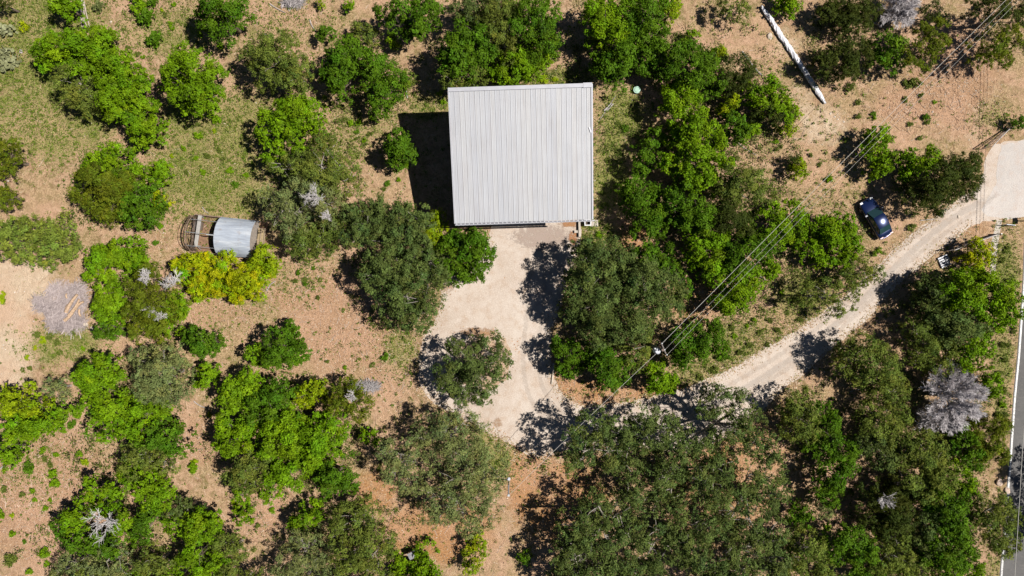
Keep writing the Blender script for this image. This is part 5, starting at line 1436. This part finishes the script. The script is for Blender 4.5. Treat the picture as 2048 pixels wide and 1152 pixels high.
WEEDS = {
    ('weed clump on the weedy ground between the round alone tree and the dark photo-edge tree', 'weeds of the far yard'): [
        (247,60,5,'olive'),(255,95,6,'olive'),(275,108,7,'olive'),(286,113,6,'bright'),(345,55,8,'bright'),(330,30,7,'olive'),(400,70,9,'bright'),(394,85,6,'olive'),(443,90,10,'bright'),(325,20,6,'lime'),(348,8,8,'bright'),(340,48,7,'bright')],
    ('weed clump on the grassy ground between the large dome tree and the hoop shed', 'weeds above the hoop shed'): [
        (398,270,12,'bright'),(435,240,12,'bright'),(367,297,8,'bright'),(392,317,8,'bright'),(415,312,9,'olive'),(447,318,7,'olive'),(405,345,8,'bright'),(460,340,10,'bright'),(470,370,11,'deep'),(428,262,6,'lime'),(345,312,7,'lime'),(375,345,7,'olive'),(440,300,7,'olive'),(395,250,7,'olive'),(492,352,8,'bright')],
    ('weed clump in the clearing between the oak group and the barn shadow', 'weeds beside the barn shadow'): [
        (703,247,11,'bright'),(745,237,11,'bright'),(717,243,9,'bright'),(713,263,7,'deep'),(728,280,7,'bright'),(740,268,7,'olive'),(680,212,7,'olive'),(664,207,6,'olive'),(797,360,7,'bright'),(776,368,9,'deep'),(650,196,7,'lime'),(690,240,7,'olive'),(812,330,8,'bright'),(768,378,6,'olive')],
    ('weed clump on the tan chip ground past the yellow hedge', 'weeds of the chip clearing'): [
        (598,545,8,'deep'),(610,560,8,'olive'),(628,536,6,'deep'),(592,562,7,'olive'),(640,560,6,'olive'),(612,568,7,'deep'),(770,713,10,'deep'),(745,730,7,'olive'),(615,713,6,'deep'),(655,722,6,'olive'),(313,487,8,'deep'),(320,452,8,'bright'),(637,595,7,'olive'),(692,735,6,'bright')],
    ('weed clump on the chip ground beside the photo-edge bushes', 'weeds of the lower chip clearing'): [
        (155,828,11,'bright'),(146,850,12,'deep'),(128,860,8,'bright'),(160,908,9,'bright'),(170,922,11,'lime'),(62,935,16,'deep'),(108,948,12,'bright'),(112,966,12,'bright'),(67,982,8,'bright'),(90,918,8,'olive'),(92,1018,8,'bright'),(25,1067,9,'bright'),(48,1083,7,'deep'),(90,1104,14,'bright'),(92,1127,9,'bright'),(20,1120,16,'olive'),(3,1025,14,'bright'),(112,910,9,'bright'),(44,988,8,'olive'),(70,1000,7,'bright'),(24,1030,7,'lime'),(100,1000,6,'bright'),(60,1143,10,'bright'),(8,978,8,'olive'),(103,930,9,'olive'),(85,900,10,'bright')],
    ('grass tuft on the bank between the power line thicket and the drive', 'tufts on the drive bank'): [
        (1465,655,9,'olive'),(1470,672,8,'bright'),(1520,665,8,'olive'),(1500,690,9,'olive'),(1440,715,11,'olive'),(1480,705,9,'olive'),(1540,640,8,'olive'),(1510,640,7,'bright'),(1430,740,10,'olive'),(1400,755,9,'olive'),(1555,660,8,'olive'),(1495,652,6,'bright'),(1590,600,9,'olive'),(1565,585,8,'bright'),(1600,640,8,'olive'),(1535,690,7,'olive'),(1455,695,7,'bright'),(1575,625,7,'olive')],
    ('low tuft on the pale dirt and grass below the brush pile', 'tufts below the brush pile'): [
        (70,695,7,'yellow'),(85,680,10,'lime'),(100,672,10,'olive'),(75,670,9,'olive'),(120,705,9,'olive'),(55,715,8,'lime'),(150,665,9,'olive'),(167,697,7,'bright'),(45,740,7,'olive'),(60,735,7,'olive'),(115,685,9,'olive'),(4,600,12,'lime'),(5,588,9,'yellow')],
    ('weed clump on the bare ground between the car, the white tube and the wing gate', 'weeds of the bare ground'): [
        (1552,283,7,'bright'),(1657,360,9,'bright'),(1553,298,6,'olive'),(1855,240,12,'olive'),(1745,227,7,'deep'),(1750,235,7,'bright'),(1715,232,8,'olive'),(1830,165,14,'olive'),(1815,168,12,'dark'),(1810,200,7,'olive'),(1842,192,6,'olive'),(1870,203,6,'bright'),(1850,235,9,'deep'),(1820,250,8,'olive'),(1840,275,7,'olive'),(1770,260,7,'olive'),(1640,330,7,'olive'),(1700,175,11,'olive'),(1715,205,8,'olive'),(1760,500,9,'bright'),(1823,455,10,'olive'),(1750,508,8,'bright'),(1660,355,6,'olive'),(1940,340,6,'lime'),(1620,310,7,'olive')],
    ('weed clump on the litter between the huge oaks and the big bright clump', 'weeds among the lower litter'): [
        (385,935,14,'bright'),(342,838,7,'bright'),(470,1005,9,'lime'),(505,1040,8,'bright'),(390,925,9,'lime'),(420,830,8,'yellow'),(545,1020,9,'bright'),(515,1050,7,'olive'),(1700,985,9,'olive'),(1655,1055,9,'bright'),(1745,995,7,'deep'),(760,940,7,'olive'),(640,1052,6,'olive')],
    ('weed clump in the grass strip beside the barn side wall', 'weeds beside the barn'): [
        (1249,258,10,'deep'),(1236,247,7,'olive'),(1215,320,6,'olive'),(1200,470,11,'bright'),(1220,480,9,'olive'),(1190,490,8,'bright'),(1228,300,6,'olive'),(1205,385,7,'olive'),(1185,505,12,'bright'),(1175,515,10,'olive'),(880,185,9,'lime'),(886,205,9,'bright'),(1085,160,13,'lime'),(1055,158,11,'bright'),(1110,160,9,'lime'),(1215,455,8,'olive')],
    ('dry verge tuft between the concrete strip and the paved road', 'tufts on the road verge'): [
        (2005,520,8,'olive'),(2015,500,9,'olive'),(2020,560,9,'olive'),(2010,590,8,'olive'),(2005,690,9,'olive'),(2010,720,8,'olive'),(2000,745,9,'olive'),(2008,780,8,'olive'),(2004,810,10,'bright'),(2012,830,8,'olive'),(1996,830,8,'olive'),(2015,690,7,'olive'),(2028,660,8,'olive'),(2020,640,7,'olive')],
}
wr = random.Random(4)
for (lab, grp), items in WEEDS.items():
    for (x, y, R, k) in items:
        o = bpy.data.objects.new('leafy_weed', wr.choice(WM['olive' if k == 'dark' else k])); COL.objects.link(o)
        s = R/PPM/.45*.82
        o.location = at(x, y, .2*s)*1.0; o.location.z = 0
        o.scale = (s*wr.uniform(.85, 1.15), s*wr.uniform(.85, 1.15), s*wr.uniform(.8, 1.3)); o.rotation_euler = (0, 0, wr.uniform(0, 6.28))
        tag(o, lab, 'weed', grp)
# a few bigger single weeds
for (x, y, R, k, lab) in [(278,14,15,'bright','round bright weed bush beside the bluish weeds'),(300,36,16,'deep','bluish green weed patch, the upper one below the round bright weed'),(316,80,15,'deep','bluish green weed patch, the lower one of two'),
                          (203,14,11,'pale','greyish sage bush beside the bleached poles'),(310,5,10,'deep','dark weed bush at the photo edge beside the round bright weed'),(50,56,9,'yellow','yellow flowering weed beside the smaller pricklypear clump')]:
    o = bpy.data.objects.new('leafy_weed', WM[k][1]); COL.objects.link(o); s = R/PPM/.45*1.25
    o.location = at(x, y); o.scale = (s, s, s*1.2); tag(o, lab, 'weed')

# ------------------------------------------------------------------ uncountable ground cover
def scatter(weights, n, r, dens_pow=1.0):
    """n points drawn in photo pixels from soft ellipses"""
    out = []
    X = r.uniform(-60, 2108, n*12); Y = r.uniform(-60, 1212, n*12)
    w = zone(X, Y, weights)**dens_pow
    k = r.uniform(0, 1, len(X)) < w
    return X[k][:n], Y[k][:n]

POLY = np.array([at(*p)[:2] for p in drive])
def inside(x, y, P=POLY):
    c = np.zeros(len(x), bool); j = len(P)-1
    for i in range(len(P)):
        xi, yi = P[i]; xj, yj = P[j]
        k = ((yi > y) != (yj > y)) & (x < (xj-xi)*(y-yi)/(yj-yi+1e-12)+xi)
        c ^= k; j = i
    return c
RC = np.random.default_rng(77)
def blades(name, X, Y, size, slim, col, var, zr, up, label_kind='stuff', keep_off=True, mat=LITTER):
    x = (X-1024)/PPM; y = (576-Y)/PPM
    if keep_off:
        k = ~inside(x, y); k &= X < np.interp(Y, [p[1] for p in edge], [p[0] for p in edge]) - 6
        b = (X > 905) & (X < 1175) & (Y > 220) & (Y < 452); k &= ~b
        x, y = x[k], y[k]
    n = len(x)
    c = np.stack([x, y, RC.uniform(zr[0], zr[1], n)], -1)
    nr = np.array([0, 0, up]) + RC.normal(0, .35, (n, 3)); nr /= np.linalg.norm(nr, axis=1, keepdims=True)
    V = leaf_quads(RC, c, nr, size, slim); V[:, :, 2] = np.maximum(V[:, :, 2], .014)
    col = np.array(col); C = col[RC.integers(0, len(col), n)]*(1+RC.normal(0, var, (n, 1)))
    o = link(name, quads_mesh(name, V, np.clip(C, .01, .85)), mat)
    return tag(o, kind='stuff')
X, Y = scatter(MULCH + [(r_[0], r_[1], r_[2], r_[3], r_[4]*.6) for r_ in RUST], 26000, RC)
blades('wood_chips', X, Y, .15, .2, [(.60,.42,.30),(.50,.31,.20),(.34,.19,.11),(.70,.56,.44),(.50,.31,.20)], .2, (.015,.07), 1.0)
X, Y = scatter([(1024,576,900,520,.5)], 9000, RC)
blades('straw_litter', X, Y, .20, .16, [(.58,.47,.31),(.40,.30,.16),(.66,.57,.44),(.25,.17,.09)], .2, (.015,.06), .9)
X, Y = scatter(GREEN, 60000, RC)
blades('grass', X, Y, .16, .30, [(.17,.23,.03),(.24,.26,.07),(.13,.20,.02),(.33,.31,.13)], .25, (.03,.14), .5, mat=LEAF)
X, Y = scatter([(1024,576,950,560,.5)], 12000, RC)
k = np.sin(X*.031+np.sin(Y*.023)*2)+np.sin(Y*.037+X*.011) > .5
blades('dry_grass', X[k], Y[k], .2, .25, [(.36,.29,.13),(.27,.25,.08),(.45,.37,.2),(.20,.20,.05)], .25, (.03,.16), .5)
# fallen brown leaves drifting over the drive edge, below the eave corner and round the island
LEAFDRIFT = [(1146,474,7,9,1),(1141,448,12,5,.7),(960,662,50,10,.6),(1030,700,8,40,.5),(1120,800,25,18,.5),(1180,815,60,8,.6),(1075,910,40,12,.8),(985,870,25,10,.5),(1480,735,60,10,.25),
             (1012,555,4,12,.3),(905,575,14,10,.6),(990,455,8,12,.6),(1560,690,70,12,.25),(1000,868,20,20,.4),(1880,450,25,8,.25),(1130,600,10,60,.25),(1640,660,60,12,.25)]
X, Y = scatter(LEAFDRIFT, 5200, RC)
blades('fallen_leaves', X, Y, .11, .6, [(.40,.17,.06),(.50,.25,.10),(.26,.11,.05),(.48,.30,.16)], .2, (.016,.04), 1.0, keep_off=False)
# low dark undergrowth between the trunks
UNDER = [(1400,330,150,240,1),(1240,620,120,130,1),(1000,80,120,80,1),(250,850,100,150,1),(580,880,130,120,1),(1850,900,180,240,1),(690,1080,130,80,1),(250,1090,170,60,1),(1350,970,220,170,.7),
         (640,360,80,150,1),(790,540,90,110,1),(1250,90,110,80,1),(1910,630,100,110,1),(1500,520,130,110,1),(1690,100,80,70,.8),(1870,370,80,60,1),(210,380,60,70,1),(740,160,60,60,.8),(230,590,50,90,.8),(330,650,40,120,.8),(860,960,110,90,.4),(40,850,60,70,.8),(1690,490,50,50,1),(1600,870,60,60,.8),(1215,350,20,100,.3),(1160,130,40,40,.4)]
X, Y = scatter(UNDER, 4200, RC)
m_ = RC.integers(14, 40, len(X)); sg = RC.uniform(3, 8, len(X)); zt = RC.uniform(.2, .9, len(X))
Xc = np.repeat(X, m_); Yc = np.repeat(Y, m_); sgr = np.repeat(sg, m_); ztr = np.repeat(zt, m_)
xx = (Xc + RC.normal(0, 1, len(Xc))*sgr - 1024)/PPM; yy = (576 - Yc - RC.normal(0, 1, len(Xc))*sgr)/PPM
k = ~inside(xx, yy) & (xx < 47.5) & ~((xx > -6.5) & (xx < 8.5) & (yy > 5.5) & (yy < 19)) & (np.hypot(xx-12.45, yy-19.8) > 1.4); xx, yy, ztr = xx[k], yy[k], ztr[k]
nr = np.array([0, 0, .7]) + RC.normal(0, .5, (len(xx), 3)); nr /= np.linalg.norm(nr, axis=1, keepdims=True)
V = leaf_quads(RC, np.stack([xx, yy, ztr*RC.uniform(.1, 1, len(xx)) + .03], -1), nr, .13, .6); V[:, :, 2] = np.maximum(V[:, :, 2], .014)
C = np.array([(.07,.13,.012),(.10,.15,.02),(.13,.16,.03),(.16,.14,.05)])[RC.integers(0, 4, len(xx))]*(1+RC.normal(0, .2, (len(xx), 1)))
tag(link('undergrowth', quads_mesh('undergrowth', V, np.clip(C, .005, .5)), LEAF), kind='stuff')
# broken sticks in the litter
X, Y = scatter(MULCH + [(1024,576,950,560,.22)], 3600, RC); x = (X-1024)/PPM; y = (576-Y)/PPM
k = ~inside(x, y) & (x < 47) & ~((X > 905) & (X < 1175) & (Y > 220) & (Y < 452)); x, y = x[k], y[k]; n = len(x)
t = RC.uniform(0, np.pi, n); L = RC.uniform(.10, .42, n)*RC.choice([1, 1, 1, 1.8], n); zz = RC.uniform(.02, .05, n)
A = np.stack([x-np.cos(t)*L, y-np.sin(t)*L, zz], -1); B = np.stack([x+np.cos(t)*L, y+np.sin(t)*L, zz+RC.uniform(-.01, .05, n)], -1)
Q = prisms(RC, A, B, RC.uniform(.010, .024, n), .008); C = np.array([(.66,.51,.40),(.52,.36,.25),(.30,.19,.12),(.60,.50,.43)])[RC.integers(0, 4, n)]
tag(link('twig_litter', quads_mesh('twig_litter', Q, np.concatenate([C]*3)), LITTER), kind='stuff')
# low leafy ground cover in small clumps everywhere the soil is not bare
X, Y = scatter(GREEN + [(1024,576,950,560,.16),(330,200,250,150,.4),(1640,300,140,90,.3),(100,1000,110,110,.3),(1470,690,110,50,.5)], 7000, RC)
m_ = RC.integers(6, 22, len(X)); Xc = np.repeat(X, m_); Yc = np.repeat(Y, m_); sg = np.repeat(RC.uniform(.8, 3.2, len(X)), m_)
gc = blades('ground_cover', Xc + RC.normal(0, 1, len(Xc))*sg, Yc + RC.normal(0, 1, len(Xc))*sg, .10, .6, [(.12,.20,.01),(.16,.22,.02),(.20,.22,.05),(.09,.15,.02)], .25, (.03,.22), .6, mat=LEAF)
# crumbs of soil and leaf drifting over the rough edge of the drive
P = np.array([at(*p)[:2] for p in smooth_poly(drive, 1)]); Pn = np.roll(P, -1, 0); Ls = np.hypot(*(Pn-P).T)
k = RC.choice(len(P), 13000, p=Ls/Ls.sum()); t = RC.uniform(0, 1, (13000, 1)); q = P[k]+(Pn[k]-P[k])*t + RC.normal(0, .36, (13000, 2))
kk = (q[:, 0] < 46) & ~((q[:, 1] > 5.2) & (q[:, 0] < 7.5) & (q[:, 0] > -2.5)); q = q[kk]
blades('edge_litter', q[:, 0]*PPM+1024, 576-q[:, 1]*PPM, .13, .5, [(.42,.29,.18),(.50,.36,.24),(.34,.20,.10),(.30,.25,.10),(.58,.47,.36)], .2, (.016,.03), 1.0, keep_off=False)
# loose pale stones
STONES = [(775,705,22,35,.8),(760,755,16,20,.7),(1690,230,26,20,1),(15,345,20,30,.3),(180,670,14,8,.9),(2000,490,8,35,.7),(1960,700,8,20,.5),(1750,1090,10,10,.2),(1900,180,70,70,.25),(1280,200,14,20,.6),(30,600,60,50,.25),(1195,330,10,60,.2),(10,720,20,40,.4)]
X, Y = scatter(STONES, 700, RC)
x = (X-1024)/PPM; y = (576-Y)/PPM; n = len(x)
s = RC.uniform(.04, .13, n); vs = []
ang = np.linspace(0, 2*np.pi, 6)[:-1]
ring = np.stack([np.stack([x+s*RC.uniform(.7,1.2,n)*math.cos(a), y+s*RC.uniform(.6,1.1,n)*math.sin(a), np.full(n, .01)], -1) for a in ang], 1)
topc = np.stack([x+RC.normal(0,.02,n), y+RC.normal(0,.02,n), s*.8], -1)
tri = np.concatenate([np.stack([ring[:, k], ring[:, (k+1) % 5], topc], 1) for k in range(5)])
C = np.array((.64,.56,.48))*RC.uniform(.75, 1.15, (n, 1)); C = np.concatenate([C]*5)
tag(link('rubble', quads_mesh('rubble', tri, C, n=3), LITTER), kind='stuff')
